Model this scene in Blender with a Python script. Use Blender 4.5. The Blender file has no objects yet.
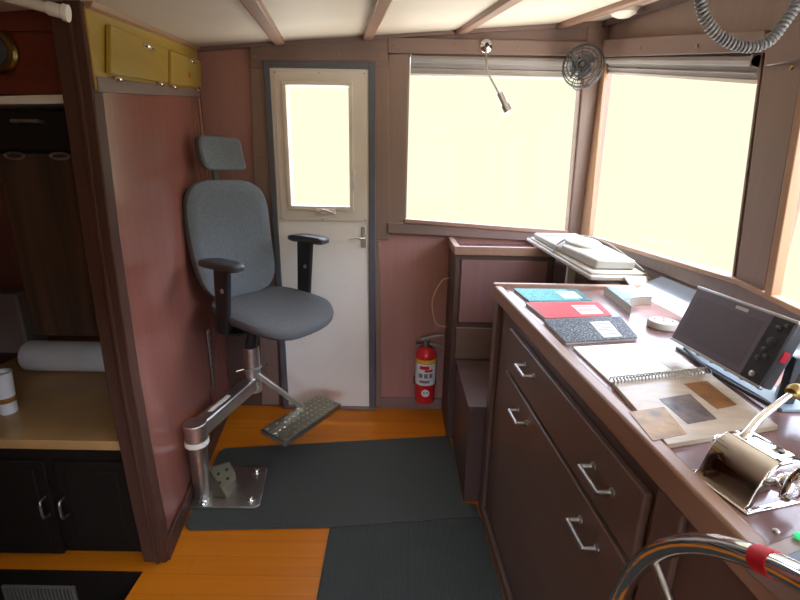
import bpy, bmesh, math, random
from mathutils import Vector, Matrix, Quaternion
random.seed(7)
PI = math.pi
sc = bpy.context.scene
COL = sc.collection

# ---------------------------------------------------------------- camera
F = 450.0; PITCH = math.radians(16.1); ROLL = math.radians(1.0); EYE = Vector((0, 0, 1.5))
fw = Vector((0, math.cos(PITCH), -math.sin(PITCH))); r0 = Vector((1, 0, 0)); u0 = r0.cross(fw)
rt = math.cos(ROLL)*r0 + math.sin(ROLL)*u0; up = -math.sin(ROLL)*r0 + math.cos(ROLL)*u0
cd = bpy.data.cameras.new('camera'); cam = bpy.data.objects.new('camera', cd); COL.objects.link(cam)
cd.sensor_width = 36; cd.lens = 36*F/800; cd.clip_start = .02; cd.clip_end = 200
m = Matrix((rt, up, -fw)).transposed().to_4x4(); m.translation = EYE; cam.matrix_world = m
sc.camera = cam

# ---------------------------------------------------------------- world, light, exposure
sc.view_settings.view_transform = 'Standard'; sc.view_settings.look = 'None'
sc.view_settings.gamma = 1; sc.view_settings.exposure = 0.0
sc.cycles.use_denoising = True
sc.cycles.max_bounces = 10; sc.cycles.diffuse_bounces = 6
w = bpy.data.worlds.new('sky'); sc.world = w; w.use_nodes = True
nt = w.node_tree; nt.nodes.clear()
o_ = nt.nodes.new('ShaderNodeOutputWorld'); bg = nt.nodes.new('ShaderNodeBackground')
tc = nt.nodes.new('ShaderNodeTexCoord'); sx = nt.nodes.new('ShaderNodeSeparateXYZ'); rp = nt.nodes.new('ShaderNodeValToRGB')
mr = nt.nodes.new('ShaderNodeMapRange'); mr.inputs[1].default_value = -1; mr.inputs[2].default_value = 1
mul = nt.nodes.new('ShaderNodeVectorMath'); mul.operation = 'SCALE'; mul.inputs[3].default_value = 10
nt.links.new(tc.outputs['Generated'], sx.inputs[0]); nt.links.new(sx.outputs[2], mr.inputs[0]); nt.links.new(mr.outputs[0], rp.inputs[0])
nt.links.new(rp.outputs[0], mul.inputs[0]); aft = nt.nodes.new('ShaderNodeMapRange'); aft.inputs[1].default_value = -.2; aft.inputs[2].default_value = -.9; aft.inputs[3].default_value = 1; aft.inputs[4].default_value = 1.9
nt.links.new(sx.outputs[1], aft.inputs[0]); nt.links.new(aft.outputs[0], bg.inputs[1])       # sky boosted aft as added fill for the back wall and chair
nt.links.new(mul.outputs[0], bg.inputs[0]); nt.links.new(bg.outputs[0], o_.inputs[0])
el = rp.color_ramp.elements                       # bright overcast sky above, pale hazy band at the horizon, bright water below
el[0].position = 0; el[0].color = (.62, .60, .52, 1)
el[1].position = 1; el[1].color = (.62, .70, .85, 1)
for p_, c_ in ((.33, (.62, .60, .52)), (.37, (.105, .104, .0775)), (.598, (.105, .104, .0775)), (.635, (.58, .66, .80))):
    e = el.new(p_); e.color = (*c_, 1)

sl_ = bpy.data.lights.new('sun', 'SUN'); sl_.energy = 11.0; sl_.angle = math.radians(4); sl_.color = (.93, .97, 1.0)
so_ = bpy.data.objects.new('sun', sl_); COL.objects.link(so_); so_.rotation_euler = Vector((math.cos(math.radians(71)), .10, math.sin(math.radians(71)))).to_track_quat('Z', 'Y').to_euler()

def portal(name, loc, size, rot):
    l = bpy.data.lights.new(name, 'AREA'); l.shape = 'RECTANGLE'; l.size, l.size_y = size; l.cycles.is_portal = True
    o = bpy.data.objects.new(name, l); o.location = loc; o.rotation_euler = rot; COL.objects.link(o)
portal('daylight_port', (.5, 2.72, 1.63), (.98, .98), (-PI/2, 0, 0))
portal('daylight_front', (1.2, 1.9, 1.6), (1.2, 1.6), (0, PI/2, 0))
portal('daylight_front', (1.2, .3, 1.6), (1.2, 1.9), (0, PI/2, 0))
portal('daylight_door', (-.47, 2.72, 1.6), (.34, .68), (-PI/2, 0, 0))
portal('daylight_aft', (.05, -1.7, 1.45), (1.5, .8), (PI/2, 0, 0))  # sampling portal for the added aft window

# ---------------------------------------------------------------- sight lines of the photograph onto real planes
def ray(px, py): return fw + (px-400)/F*rt - (py-300)/F*up
def PX(px, py, x): d = ray(px, py); return EYE + d*(x/d.x)
def PY(px, py, y): d = ray(px, py); return EYE + d*(y/d.y)
def PZ(px, py, z): d = ray(px, py); return EYE + d*((z-1.5)/d.z)
def PL(px, py, a, b):
    n = Vector((b[1]-a[1], -(b[0]-a[0]), 0)); d = ray(px, py); t = n.dot(Vector((a[0], a[1], 1.5))-EYE)/n.dot(d); return EYE + d*t
def PP(px, py, p0, n): d = ray(px, py); return EYE + d*((Vector(p0)-EYE).dot(n)/d.dot(n))

# ---------------------------------------------------------------- materials
def mat(name, col, rough=.5, metal=0, coat=0, spec=.5, emit=None, bump=0, bscale=60, var=0, vscale=8, aniso=None):
    m = bpy.data.materials.new(name); m.use_nodes = True; t = m.node_tree; b = t.nodes['Principled BSDF']
    b.inputs['Base Color'].default_value = (*col, 1); b.inputs['Roughness'].default_value = rough; b.inputs['Metallic'].default_value = metal
    b.inputs['Coat Weight'].default_value = coat; b.inputs['Coat Roughness'].default_value = .12; b.inputs['Specular IOR Level'].default_value = spec
    if emit: b.inputs['Emission Color'].default_value = (*emit[:3], 1); b.inputs['Emission Strength'].default_value = emit[3]
    tcn = t.nodes.new('ShaderNodeTexCoord'); mp = t.nodes.new('ShaderNodeMapping'); t.links.new(tcn.outputs['Object'], mp.inputs[0])
    if aniso: mp.inputs['Scale'].default_value = aniso
    nz = t.nodes.new('ShaderNodeTexNoise'); nz.inputs['Scale'].default_value = vscale; nz.inputs['Detail'].default_value = 5; t.links.new(mp.outputs[0], nz.inputs[0])
    v = var or .06
    mx = t.nodes.new('ShaderNodeMix'); mx.data_type = 'RGBA'
    mx.inputs[6].default_value = (*[c*(1-v) for c in col], 1); mx.inputs[7].default_value = (*[min(1, c*(1+v)) for c in col], 1)
    cr = t.nodes.new('ShaderNodeMapRange'); cr.inputs[1].default_value = .3; cr.inputs[2].default_value = .7
    t.links.new(nz.outputs[0], cr.inputs[0]); t.links.new(cr.outputs[0], mx.inputs[0]); t.links.new(mx.outputs[2], b.inputs['Base Color'])
    if bump:
        n2 = t.nodes.new('ShaderNodeTexNoise'); n2.inputs['Scale'].default_value = bscale; n2.inputs['Detail'].default_value = 3; t.links.new(mp.outputs[0], n2.inputs[0])
        bp = t.nodes.new('ShaderNodeBump'); bp.inputs['Strength'].default_value = bump; bp.inputs['Distance'].default_value = .002
        t.links.new(n2.outputs[0], bp.inputs['Height']); t.links.new(bp.outputs[0], b.inputs['Normal'])
    return m
def wood(name, c1, c2, rough=.35, axis='Z', scale=1.0, coat=0, spec=.5, soft=.45):
    """streaked grain running along AXIS"""
    c2 = [b_+(a_-b_)*soft for a_, b_ in zip(c1, c2)]
    m = mat(name, c1, rough, coat=coat, spec=spec); t = m.node_tree; b = t.nodes['Principled BSDF']
    tcn = t.nodes.new('ShaderNodeTexCoord'); mp = t.nodes.new('ShaderNodeMapping'); t.links.new(tcn.outputs['Object'], mp.inputs[0])
    s = [38*scale]*3; s['XYZ'.index(axis)] = 1.6*scale; mp.inputs['Scale'].default_value = s
    nz = t.nodes.new('ShaderNodeTexNoise'); nz.inputs['Scale'].default_value = 1; nz.inputs['Detail'].default_value = 7; nz.inputs['Distortion'].default_value = .6
    t.links.new(mp.outputs[0], nz.inputs[0])
    n2 = t.nodes.new('ShaderNodeTexNoise'); n2.inputs['Scale'].default_value = 1.7; t.links.new(tcn.outputs['Object'], n2.inputs[0])
    ad = t.nodes.new('ShaderNodeMath'); ad.operation = 'MULTIPLY_ADD'; ad.inputs[1].default_value = .5; t.links.new(n2.outputs[0], ad.inputs[0]); t.links.new(nz.outputs[0], ad.inputs[2])
    cr = t.nodes.new('ShaderNodeMapRange'); cr.inputs[1].default_value = .5; cr.inputs[2].default_value = 1.0; t.links.new(ad.outputs[0], cr.inputs[0])
    mx = t.nodes.new('ShaderNodeMix'); mx.data_type = 'RGBA'; mx.inputs[6].default_value = (*c1, 1); mx.inputs[7].default_value = (*c2, 1)
    t.links.new(cr.outputs[0], mx.inputs[0]); t.links.new(mx.outputs[2], b.inputs['Base Color'])
    bp = t.nodes.new('ShaderNodeBump'); bp.inputs['Strength'].default_value = .12; bp.inputs['Distance'].default_value = .001
    t.links.new(nz.outputs[0], bp.inputs['Height']); t.links.new(bp.outputs[0], b.inputs['Normal'])
    return m
M = {}
M['panel'] = wood('mahogany_panel', (.42, .215, .19), (.33, .16, .14), .42, 'Z')
M['partition'] = wood('varnished_partition', (.31, .115, .088), (.24, .08, .06), .22, 'Z', .8, coat=.4)
M['frame'] = wood('mahogany_frame', (.26, .175, .14), (.19, .125, .10), .40, 'Z')
M['frame_h'] = wood('mahogany_rail', (.23, .155, .135), (.165, .11, .096), .40, 'X')
M['frame_y'] = wood('mahogany_rail_fore', (.24, .16, .14), (.17, .115, .10), .40, 'Y')
M['gold'] = wood('light_teak_trim', (.38, .215, .12), (.26, .14, .075), .4, 'Z')
M['post'] = wood('post_mahogany', (.095, .045, .032), (.06, .028, .02), .45, 'Z', spec=.2)
M['dark'] = wood('dark_walnut', (.016, .012, .009), (.010, .008, .006), .7, 'Z', spec=.08)
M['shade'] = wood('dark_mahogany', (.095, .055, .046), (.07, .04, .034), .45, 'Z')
M['grain'] = wood('dark_rosewood', (.085, .048, .033), (.022, .017, .013), .45, 'Z', .6, spec=.2, soft=0)
M['yellow'] = wood('golden_locker_door', (.42, .28, .05), (.33, .20, .035), .35, 'Y')
M['drawer'] = wood('drawer_mahogany', (.17, .105, .08), (.12, .072, .054), .38, 'Y')
M['drawer_z'] = wood('cabinet_mahogany', (.15, .09, .07), (.10, .06, .046), .38, 'Z')
M['top'] = wood('chart_table_top', (.24, .13, .12), (.18, .095, .09), .26, 'Y', .7, coat=.25)
M['lip'] = wood('chart_table_edge', (.36, .215, .15), (.27, .155, .105), .3, 'Y')
M['galley_top'] = mat('tan_laminate', (.46, .27, .10), .35, var=.15, vscale=5)
M['red_panel'] = wood('red_mahogany_back', (.17, .035, .018), (.10, .022, .012), .35, 'X')
M['ceiling'] = mat('cream_headliner', (.60, .52, .44), .5, var=.05, vscale=3)
M['beam'] = wood('ceiling_beam_wood', (.30, .17, .12), (.20, .11, .08), .35, 'Y')
M['white'] = mat('white_paint', (.88, .84, .78), .38, var=.02)
M['cream'] = mat('cream_plastic', (.72, .66, .58), .4)
M['blind'] = mat('blind_fabric', (.30, .275, .27), .7)
M['fabric'] = mat('charcoal_fabric', (.13, .147, .160), .9, bump=.6, bscale=500, var=.15, vscale=90)
M['black'] = mat('black_plastic', (.018, .019, .022), .4)
M['darkgrey'] = mat('dark_grey_plastic', (.05, .052, .058), .38)
M['seal'] = mat('grey_door_seal', (.10, .105, .125), .5)
M['steel'] = mat('brushed_steel', (.46, .45, .43), .38, 1, var=.1, vscale=30)
M['chrome'] = mat('polished_chrome', (.80, .80, .80), .07, 1)
M['alu'] = mat('satin_aluminium', (.62, .61, .59), .38, 1, var=.08, vscale=20)
M['brass'] = mat('aged_brass', (.35, .25, .09), .3, 1)
M['mat'] = mat('rubber_mat', (.048, .056, .050), .8, bump=.5, bscale=300, var=.2, vscale=120)
M['red'] = mat('extinguisher_red', (.62, .02, .03), .28)
M['redtape'] = mat('red_tape', (.65, .01, .03), .5)
M['paper'] = mat('white_paper', (.62, .60, .53), .45, bump=.3, bscale=60)
M['towel'] = mat('paper_towel', (.74, .77, .80), .9, bump=.4, bscale=150)
M['ink'] = mat('grey_print', (.22, .20, .19), .6)
M['teal'] = mat('teal_marble_cover', (.08, .36, .38), .5, spec=.25, var=.6, vscale=160)
M['tealdark'] = mat('dark_teal_cover', (.03, .14, .14), .5, spec=.25, var=.6, vscale=160)
M['redbook'] = mat('red_book_cover', (.55, .03, .04), .5, spec=.25, var=.15, vscale=120)
M['blackbook'] = mat('black_marble_cover', (.028, .034, .045), .5, spec=.25)
M['pad'] = mat('pale_blue_pad', (.16, .23, .25), .5, var=.5, vscale=45)
M['puck'] = mat('ivory_plastic', (.42, .37, .31), .45)
M['screen'] = mat('display_glass', (.15, .13, .17), .28)
M['screen_dark'] = mat('display_area', (.12, .105, .135), .32)
M['yellowstrip'] = mat('yellow_label', (.8, .6, .04), .5)
M['green'] = mat('green_lamp', (.02, .5, .15), .3, emit=(.05, .9, .3, .6))
M['photo_amber'] = mat('amber_photograph', (.32, .16, .03), .35, var=.6, vscale=30, coat=.1, spec=.3)
M['photo_dark'] = mat('dark_photograph', (.10, .065, .05), .35, var=.6, vscale=40, coat=.1, spec=.3)
M['photo_brown'] = mat('brown_photograph', (.20, .085, .025), .35, var=.5, vscale=20, coat=.1, spec=.3)
M['page'] = mat('buff_page', (.46, .36, .26), .32, var=.12, vscale=14, coat=.15, spec=.3, bump=.7, bscale=22, aniso=(1, 3, 1))
M['page_white'] = mat('white_glossy_page', (.66, .63, .53), .25, coat=.3, bump=.5, bscale=24)
M['grille'] = mat('grey_grille', (.16, .15, .13), .5)
M['gusset'] = mat('dull_steel', (.30, .28, .20), .4, 1)
M['panel2'] = wood('cabinet_red_panel', (.24, .125, .115), (.18, .09, .08), .42, 'Z')
M['tan'] = mat('tan_wire', (.75, .52, .36), .6)
M['cove'] = mat('painted_glare', (.42, .50, .60), .3)  # pale colour standing in for window glare on the counter
M['unit'] = mat('aged_white_plastic', (.47, .44, .38), .45)
M['seat'] = mat('dark_seat_fabric', (.098, .100, .104), .9, bump=.6, bscale=500, var=.12, vscale=90)
M['plate'] = mat('blue_grey_bracket', (.22, .27, .30), .4)
M['cord'] = mat('grey_cord', (.13, .13, .145), .45)

# speckled marble paper on the black composition book
t = M['blackbook'].node_tree; b = t.nodes['Principled BSDF']
vn = t.nodes.new('ShaderNodeTexVoronoi'); vn.inputs['Scale'].default_value = 150
tcn = t.nodes.new('ShaderNodeTexCoord'); t.links.new(tcn.outputs['Object'], vn.inputs[0])
st = t.nodes.new('ShaderNodeMath'); st.operation = 'LESS_THAN'; st.inputs[1].default_value = .30; t.links.new(vn.outputs['Distance'], st.inputs[0])
mx = t.nodes.new('ShaderNodeMix'); mx.data_type = 'RGBA'; mx.inputs[6].default_value = (.03, .036, .05, 1); mx.inputs[7].default_value = (.34, .36, .38, 1)
t.links.new(st.outputs[0], mx.inputs[0]); t.links.new(mx.outputs[2], b.inputs['Base Color'])

# varnished orange plank sole
fm = wood('varnished_sole', (.66, .21, .009), (.50, .135, .005), .42, 'X', .8, coat=0, spec=.3); M['floor'] = fm
t = fm.node_tree; b = t.nodes['Principled BSDF']; src = b.inputs['Base Color'].links[0].from_socket
bt = t.nodes.new('ShaderNodeTexBrick'); bt.inputs['Scale'].default_value = 1; bt.inputs['Brick Width'].default_value = 1.6; bt.inputs['Row Height'].default_value = .085
bt.inputs['Mortar Size'].default_value = .0016; bt.inputs['Mortar Smooth'].default_value = .2
tcn = t.nodes.new('ShaderNodeTexCoord'); t.links.new(tcn.outputs['Object'], bt.inputs[0])
mx = t.nodes.new('ShaderNodeMix'); mx.data_type = 'RGBA'; mx.blend_type = 'MULTIPLY'; mx.inputs[0].default_value = 1
bt.inputs['Color1'].default_value = (1, 1, 1, 1); bt.inputs['Color2'].default_value = (.92, .9, .9, 1); bt.inputs['Mortar'].default_value = (.8, .76, .76, 1)
t.links.new(src, mx.inputs[6]); t.links.new(bt.outputs[0], mx.inputs[7]); t.links.new(mx.outputs[2], b.inputs['Base Color'])
# fine ribs on the rubber mats
def ribs(mm, freq, axis):
    t = mm.node_tree; b = t.nodes['Principled BSDF']; wv = t.nodes.new('ShaderNodeTexWave'); wv.bands_direction = axis; wv.inputs['Scale'].default_value = freq
    tcn = t.nodes.new('ShaderNodeTexCoord'); t.links.new(tcn.outputs['Object'], wv.inputs[0])
    bp = t.nodes.new('ShaderNodeBump'); bp.inputs['Strength'].default_value = .8; bp.inputs['Distance'].default_value = .003
    t.links.new(wv.outputs[0], bp.inputs['Height']); t.links.new(bp.outputs[0], b.inputs['Normal'])
M['ribmat'] = mat('ribbed_rubber_mat', (.046, .056, .054), .75); ribs(M['ribmat'], 28, 'X')

gm = bpy.data.materials.new('window_glass'); gm.use_nodes = True; t = gm.node_tree; t.nodes.clear(); M['glass'] = gm
oo = t.nodes.new('ShaderNodeOutputMaterial'); mxs = t.nodes.new('ShaderNodeMixShader'); tr = t.nodes.new('ShaderNodeBsdfTransparent'); gl = t.nodes.new('ShaderNodeBsdfGlossy')
gl.inputs['Roughness'].default_value = .02; mxs.inputs[0].default_value = .015
t.links.new(tr.outputs[0], mxs.inputs[1]); t.links.new(gl.outputs[0], mxs.inputs[2]); t.links.new(mxs.outputs[0], oo.inputs[0])

# ---------------------------------------------------------------- mesh helpers
class MB:
    def __init__(s): s.bm = bmesh.new()
    def box(s, lo, hi):
        x0, y0, z0 = lo; x1, y1, z1 = hi
        return s.prism([(x0, y0, z0), (x1, y0, z0), (x1, y1, z0), (x0, y1, z0)], (0, 0, z1-z0))
    def prism(s, pts, ext):
        e = Vector(ext); a = [s.bm.verts.new(Vector(p)) for p in pts]; c = [s.bm.verts.new(Vector(p)+e) for p in pts]; n = len(pts)
        s.bm.faces.new(a[::-1]); s.bm.faces.new(c)
        for i in range(n): s.bm.faces.new((a[i], a[(i+1) % n], c[(i+1) % n], c[i]))
        return s
    def rings(s, rr, cap=True, closed=False):
        vs = [[s.bm.verts.new(Vector(p)) for p in r] for r in rr]; n = len(vs[0])
        seq = list(zip(vs, vs[1:])) + ([(vs[-1], vs[0])] if closed else [])
        for a, c in seq:
            for i in range(n): s.bm.faces.new((a[i], a[(i+1) % n], c[(i+1) % n], c[i]))
        if cap and not closed: s.bm.faces.new(vs[0][::-1]); s.bm.faces.new(vs[-1])
        return s
    def tube(s, path, r, n=10, closed=False):
        path = [Vector(p) for p in path]; rr = r if isinstance(r, (list, tuple)) else [r]*len(path); out = []; prev = None
        for i, p in enumerate(path):
            if closed: d = path[(i+1) % len(path)]-path[i-1]
            else: d = path[min(i+1, len(path)-1)]-path[max(i-1, 0)]
            d.normalize()
            if prev is None: a = d.orthogonal().normalized()
            else: a = (prev-d*prev.dot(d)).normalized()
            prev = a; b = d.cross(a)
            out.append([p+(a*math.cos(2*PI*k/n)+b*math.sin(2*PI*k/n))*rr[i] for k in range(n)])
        return s.rings(out, closed=closed)
    def cyl(s, a, b, r, n=20, r2=None): return s.tube([a, b], [r, r if r2 is None else r2], n)
    def lathe(s, prof, c=(0, 0, 0), n=24, ax=(0, 0, 1)):
        q = Vector((0, 0, 1)).rotation_difference(Vector(ax)); c = Vector(c)
        return s.rings([[c+q @ Vector((r*math.cos(2*PI*k/n), r*math.sin(2*PI*k/n), z)) for k in range(n)] for r, z in prof])
    def loft(s, A, B, ext):
        """strip between polylines A and B, thickened by EXT"""
        e = Vector(ext); A = [Vector(p) for p in A]; B = [Vector(p) for p in B]
        return s.rings([[a, b, b+e, a+e] for a, b in zip(A, B)])
    def build(s, name, m, parent=None, smooth=False, bevel=0, seg=2):
        bmesh.ops.recalc_face_normals(s.bm, faces=s.bm.faces); me = bpy.data.meshes.new(name); s.bm.to_mesh(me); s.bm.free()
        o = bpy.data.objects.new(name, me); COL.objects.link(o); me.materials.append(M[m] if isinstance(m, str) else m)
        if smooth:
            for p in me.polygons: p.use_smooth = True
            try: me.set_sharp_from_angle(angle=math.radians(40))
            except Exception: pass
        if bevel:
            bv = o.modifiers.new('bevel', 'BEVEL'); bv.width = bevel; bv.segments = seg; bv.limit_method = 'ANGLE'; bv.angle_limit = math.radians(35)
            for p in me.polygons: p.use_smooth = True
            try: me.set_sharp_from_angle(angle=math.radians(60))
            except Exception: pass
        if parent: o.parent = parent
        return o
def tag(o, label, cat, group=None):
    o['label'] = label; o['category'] = cat
    if group: o['group'] = group
    return o
def struct(o): o['kind'] = 'structure'; return o
def empty(name, loc, label=None, cat=None, group=None, rz=0, rot=None):
    o = bpy.data.objects.new(name, None); COL.objects.link(o); o.empty_display_size = .05
    o.location = loc; o.rotation_euler = rot or (0, 0, rz)
    if label: tag(o, label, cat, group)
    return o
def spline(pts, n=10):
    pts = [Vector(p) for p in pts]; out = []
    for i in range(len(pts)-1):
        p0, p1, p2, p3 = pts[max(i-1, 0)], pts[i], pts[i+1], pts[min(i+2, len(pts)-1)]
        for k in range(n):
            t = k/n; out.append(.5*((2*p1)+(-p0+p2)*t+(2*p0-5*p1+4*p2-p3)*t*t+(-p0+3*p1-3*p2+p3)*t**3))
    return out+[pts[-1]]
def superell(w, d, e=3.2, n=40):
    o = []
    for k in range(n):
        a = 2*PI*k/n; c, s = math.cos(a), math.sin(a)
        o.append((math.copysign(abs(c)**(2/e), c)*w/2, math.copysign(abs(s)**(2/e), s)*d/2))
    return o
def cz(x, y): return 2.185+.073*x+.15*(max(y, 1.2)-2.65)      # the underside of the cabin roof
YB = 2.65; XF = 1.06                                          # side wall ahead, windscreen wall at the right

# ================================================================ THE SETTING
mb = MB(); mb.box((-.97, -1.7, -.05), (1.28, 1.37, 0)); mb.box((-2.6, 1.37, -.05), (1.28, 2.75, 0)); mb.box((-2.6, -1.7, -.05), (-.97, .3, 0))
fl = struct(mb.build('floor', 'floor'))
mb = MB(); mb.box((-2.6, .3, -.62), (-.97, 1.37, -.58)); struct(mb.build('floor_sunken', 'dark')).name = 'floor_sunken'
mb = MB(); mb.prism([(-2.6, 1.372, -.6), (-.962, 1.372, -.6), (-.962, 1.372, -.001), (-2.6, 1.372, -.001)], (0, -.012, 0)); mb.box((-.972, .3, -.6), (-.960, 1.36, -.052)); riser = struct(mb.build('trim_1', 'dark'))
# side wall with door opening and window opening
w1 = [PY(409, 54, YB), PY(583, 58, YB), PY(568, 234, YB), PY(405, 222, YB)]
DX0, DX1, DZ1 = -.722, -.180, 2.02
mb = MB(); T = (0, .035, 0)
def q(*p): mb.prism([Vector((a, YB, b)) for a, b in p], T)
q((-2.6, 0), (DX0, 0), (DX0, 2.4), (-2.6, 2.4))
q((DX0, DZ1), (DX1, DZ1), (DX1, 2.4), (DX0, 2.4))
q((DX1, 0), (w1[3].x, 0), (w1[3].x, w1[3].z), (w1[0].x, w1[0].z), (w1[0].x, 2.4), (DX1, 2.4))
q((w1[0].x, w1[0].z), (w1[1].x, w1[1].z), (w1[1].x, 2.4), (w1[0].x, 2.4))
q((w1[3].x, 0), (w1[2].x, 0), (w1[2].x, w1[2].z), (w1[3].x, w1[3].z))
q((w1[2].x, 0), (XF+.03, 0), (XF+.03, 2.4), (w1[1].x, 2.4), (w1[1].x, w1[1].z), (w1[2].x, w1[2].z))
wb = struct(mb.build('wall_back', 'panel'))
def quadY(name, pts, y, m, t, parent=None, bevel=.002, st=True):
    mb = MB(); mb.prism([PY(*p, y) for p in pts], (0, t, 0)); o = mb.build(name, m, parent, bevel=bevel)
    return struct(o) if st and not parent else o
# windscreen wall
w2 = [PX(605, 57, XF), PX(765, 53, XF), PX(735, 278, XF), PX(592, 235, XF)]
w2[0].y = 2.64; w2[3].y = 2.60; w2[3].z = 1.145
w3l = [PX(800, 160, XF), PX(772, 297, XF)]
W3Y = (w3l[0].y+w3l[1].y)/2+.03; W3Z0 = w3l[1].z-.01; ZT = w2[1].z
mb = MB(); T = (.035, 0, 0)
def q(*p): mb.prism([Vector((XF, a, b)) for a, b in p], T)
q((YB, 1.11), (w2[3].y, 1.11), (w2[3].y, w2[3].z), (w2[0].y, w2[0].z), (w2[0].y, 2.4), (YB, 2.4))
q((w2[3].y, 1.11), (w2[2].y, 1.11), (w2[2].y, w2[2].z), (w2[3].y, w2[3].z))
q((w2[0].y, w2[0].z), (w2[1].y, w2[1].z), (w2[1].y, 2.4), (w2[0].y, 2.4))
q((w2[2].y, 1.11), (W3Y, 1.11), (W3Y, W3Z0), (W3Y, ZT), (W3Y, 2.4), (w2[1].y, 2.4), (w2[1].y, w2[1].z), (w2[2].y, w2[2].z))
q((W3Y, 1.11), (.15, 1.11), (.15, W3Z0-.01), (W3Y, W3Z0)); q((W3Y, ZT), (.15, ZT), (.15, 2.4), (W3Y, 2.4))
q((.15, 1.11), (0, 1.11), (0, 2.4), (.15, 2.4))
q((0, 1.09), (-1, 1.09), (-1, 1.12), (0, 1.12)); q((0, ZT), (-1, ZT), (-1, 2.4), (0, 2.4)); q((-1, 1.11), (-1.7, 1.11), (-1.7, 2.4), (-1, 2.4))
mb.box((XF, -1.7, 0), (XF+.035, 2.65, 1.115))
wf = struct(mb.build('wall_front', 'frame'))
mb = MB(); mb.box((-2.6, .22, -.6), (-.975, .28, 2.2)); struct(mb.build('light_block_wall', 'panel'))  # unseen bulkhead added to keep the aft light off the galley
mb = MB(); mb.box((-2.68, -1.7, -.6), (-2.6, 2.73, 2.4)); struct(mb.build('wall_left', 'red_panel'))
mb = MB()
for lo, hi in (((-2.6, 0, -.6), (1.18, 0, 1.05)), ((-2.6, 0, 1.85), (1.18, 0, 2.4)), ((-2.6, 0, 1.05), (-.7, 0, 1.85)), ((.8, 0, 1.05), (1.18, 0, 1.85))):
    mb.box((lo[0], -1.78, lo[2]), (hi[0], -1.7, hi[2]))
struct(mb.build('wall_near', 'panel'))
mb = MB(); mb.box((-.72, -1.76, 1.03), (.82, -1.74, 1.87)); struct(mb.build('window_5', 'glass'))  # unseen aft window, added to let fill light into the cabin
# roof: cream headliner
mb = MB(); ys = [-1.78, 1.2, 2.73]
mb.rings([[(-2.68, y, cz(-2.68, y)), (1.18, y, cz(1.18, y)), (1.18, y, cz(1.18, y)+.06), (-2.68, y, cz(-2.68, y)+.06)] for y in ys])
ce = struct(mb.build('ceiling', 'ceiling'))
# roof beams, running fore and aft over the headliner
cn = Vector((-.073, -.15, 1)).normalized(); c0 = Vector((0, 2.65, 2.185))
nb = 2
for a0, a1, b0, b1 in (((246, 0), (259, 0), (274, 41), (285, 41)), ((375, 0), (388, 0), (363, 36), (372, 35)), ((500, 0), (513, 0), (456, 30), (465, 30)), ((620, 0), (637, 0), (553, 24), (568, 23))):
    A = (PP(*a0, c0, cn)+PP(*a1, c0, cn))/2; B = (PP(*b0, c0, cn)+PP(*b1, c0, cn))/2; d = (A-B).normalized()
    B = B-d*((B.y-2.645)/d.y); A = B+d*((1.25-B.y)/d.y)
    s = d.cross(cn).normalized()*.026
    mb = MB(); mb.prism([A-s+cn*.01, A+s+cn*.01, A+s-cn*.022, A-s-cn*.022], B-A)
    o = struct(mb.build('trim_%d' % nb, 'beam', bevel=.006)); nb += 1
mb = MB(); mb.box((-1.095, YB-.010, 0), (DX0-.035, YB, .80)); struct(mb.build('trim_%d' % nb, 'shade', bevel=.003)); nb += 1  # added dark board, its tone standing in for the shadow behind the chair
# dark cornice under the roof, header boards, door surround and the post at the corner
def trim(pts, y, m='frame', t=-.02, bevel=.003):
    global nb
    mb = MB(); mb.prism([PY(*p, y+t) for p in pts], (0, -t, 0)); o = struct(mb.build('trim_%d' % nb, m, bevel=bevel)); nb += 1; return o
def trimx(pts, x, m='frame_y', t=-.02, bevel=.003):
    global nb
    mb = MB(); mb.prism([PX(*p, x+t) for p in pts], (-t, 0, 0)); o = struct(mb.build('trim_%d' % nb, m, bevel=bevel)); nb += 1; return o
trim([(388, 30), (598, 18), (598, 43), (388, 38)], YB, 'frame_h', -.012)
trim([(388, 37), (598, 42), (598, 56), (388, 53)], YB, 'frame_h', -.03)                   # header over the side window
trim([(250, 46), (388, 38), (388, 68), (250, 68)], YB, 'frame_h', -.025)                    # header over the door
trim([(250, 68), (270, 68), (279, 405), (262, 405)], YB, 'frame', -.022)                      # door post, hinge side
trim([(374, 68), (389, 60), (389, 240), (375, 240)], YB, 'frame', -.022)
trim([(374.5, 240), (380, 240), (381, 405), (376, 405)], YB, 'frame', -.022)
trim([(389, 54), (409, 54), (405, 228), (388, 228)], YB, 'frame', -.02)
trim([(388, 223), (405, 223), (570, 234), (570, 243), (388, 233)], YB, 'frame_h', -.035)             # sill of the side window
trim([(404.6, 219), (569, 231), (568, 235), (404.6, 223)], YB, 'lip', -.045)
mb = MB(); mb.prism([(w1[2].x+.002, YB, 1.1), (XF, YB, 1.1), (XF, YB, 2.24), (w1[1].x+.002, YB, 2.24)], (0, -.02, 0)); struct(mb.build('trim_%d' % nb, 'frame', bevel=.003)); nb += 1
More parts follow.
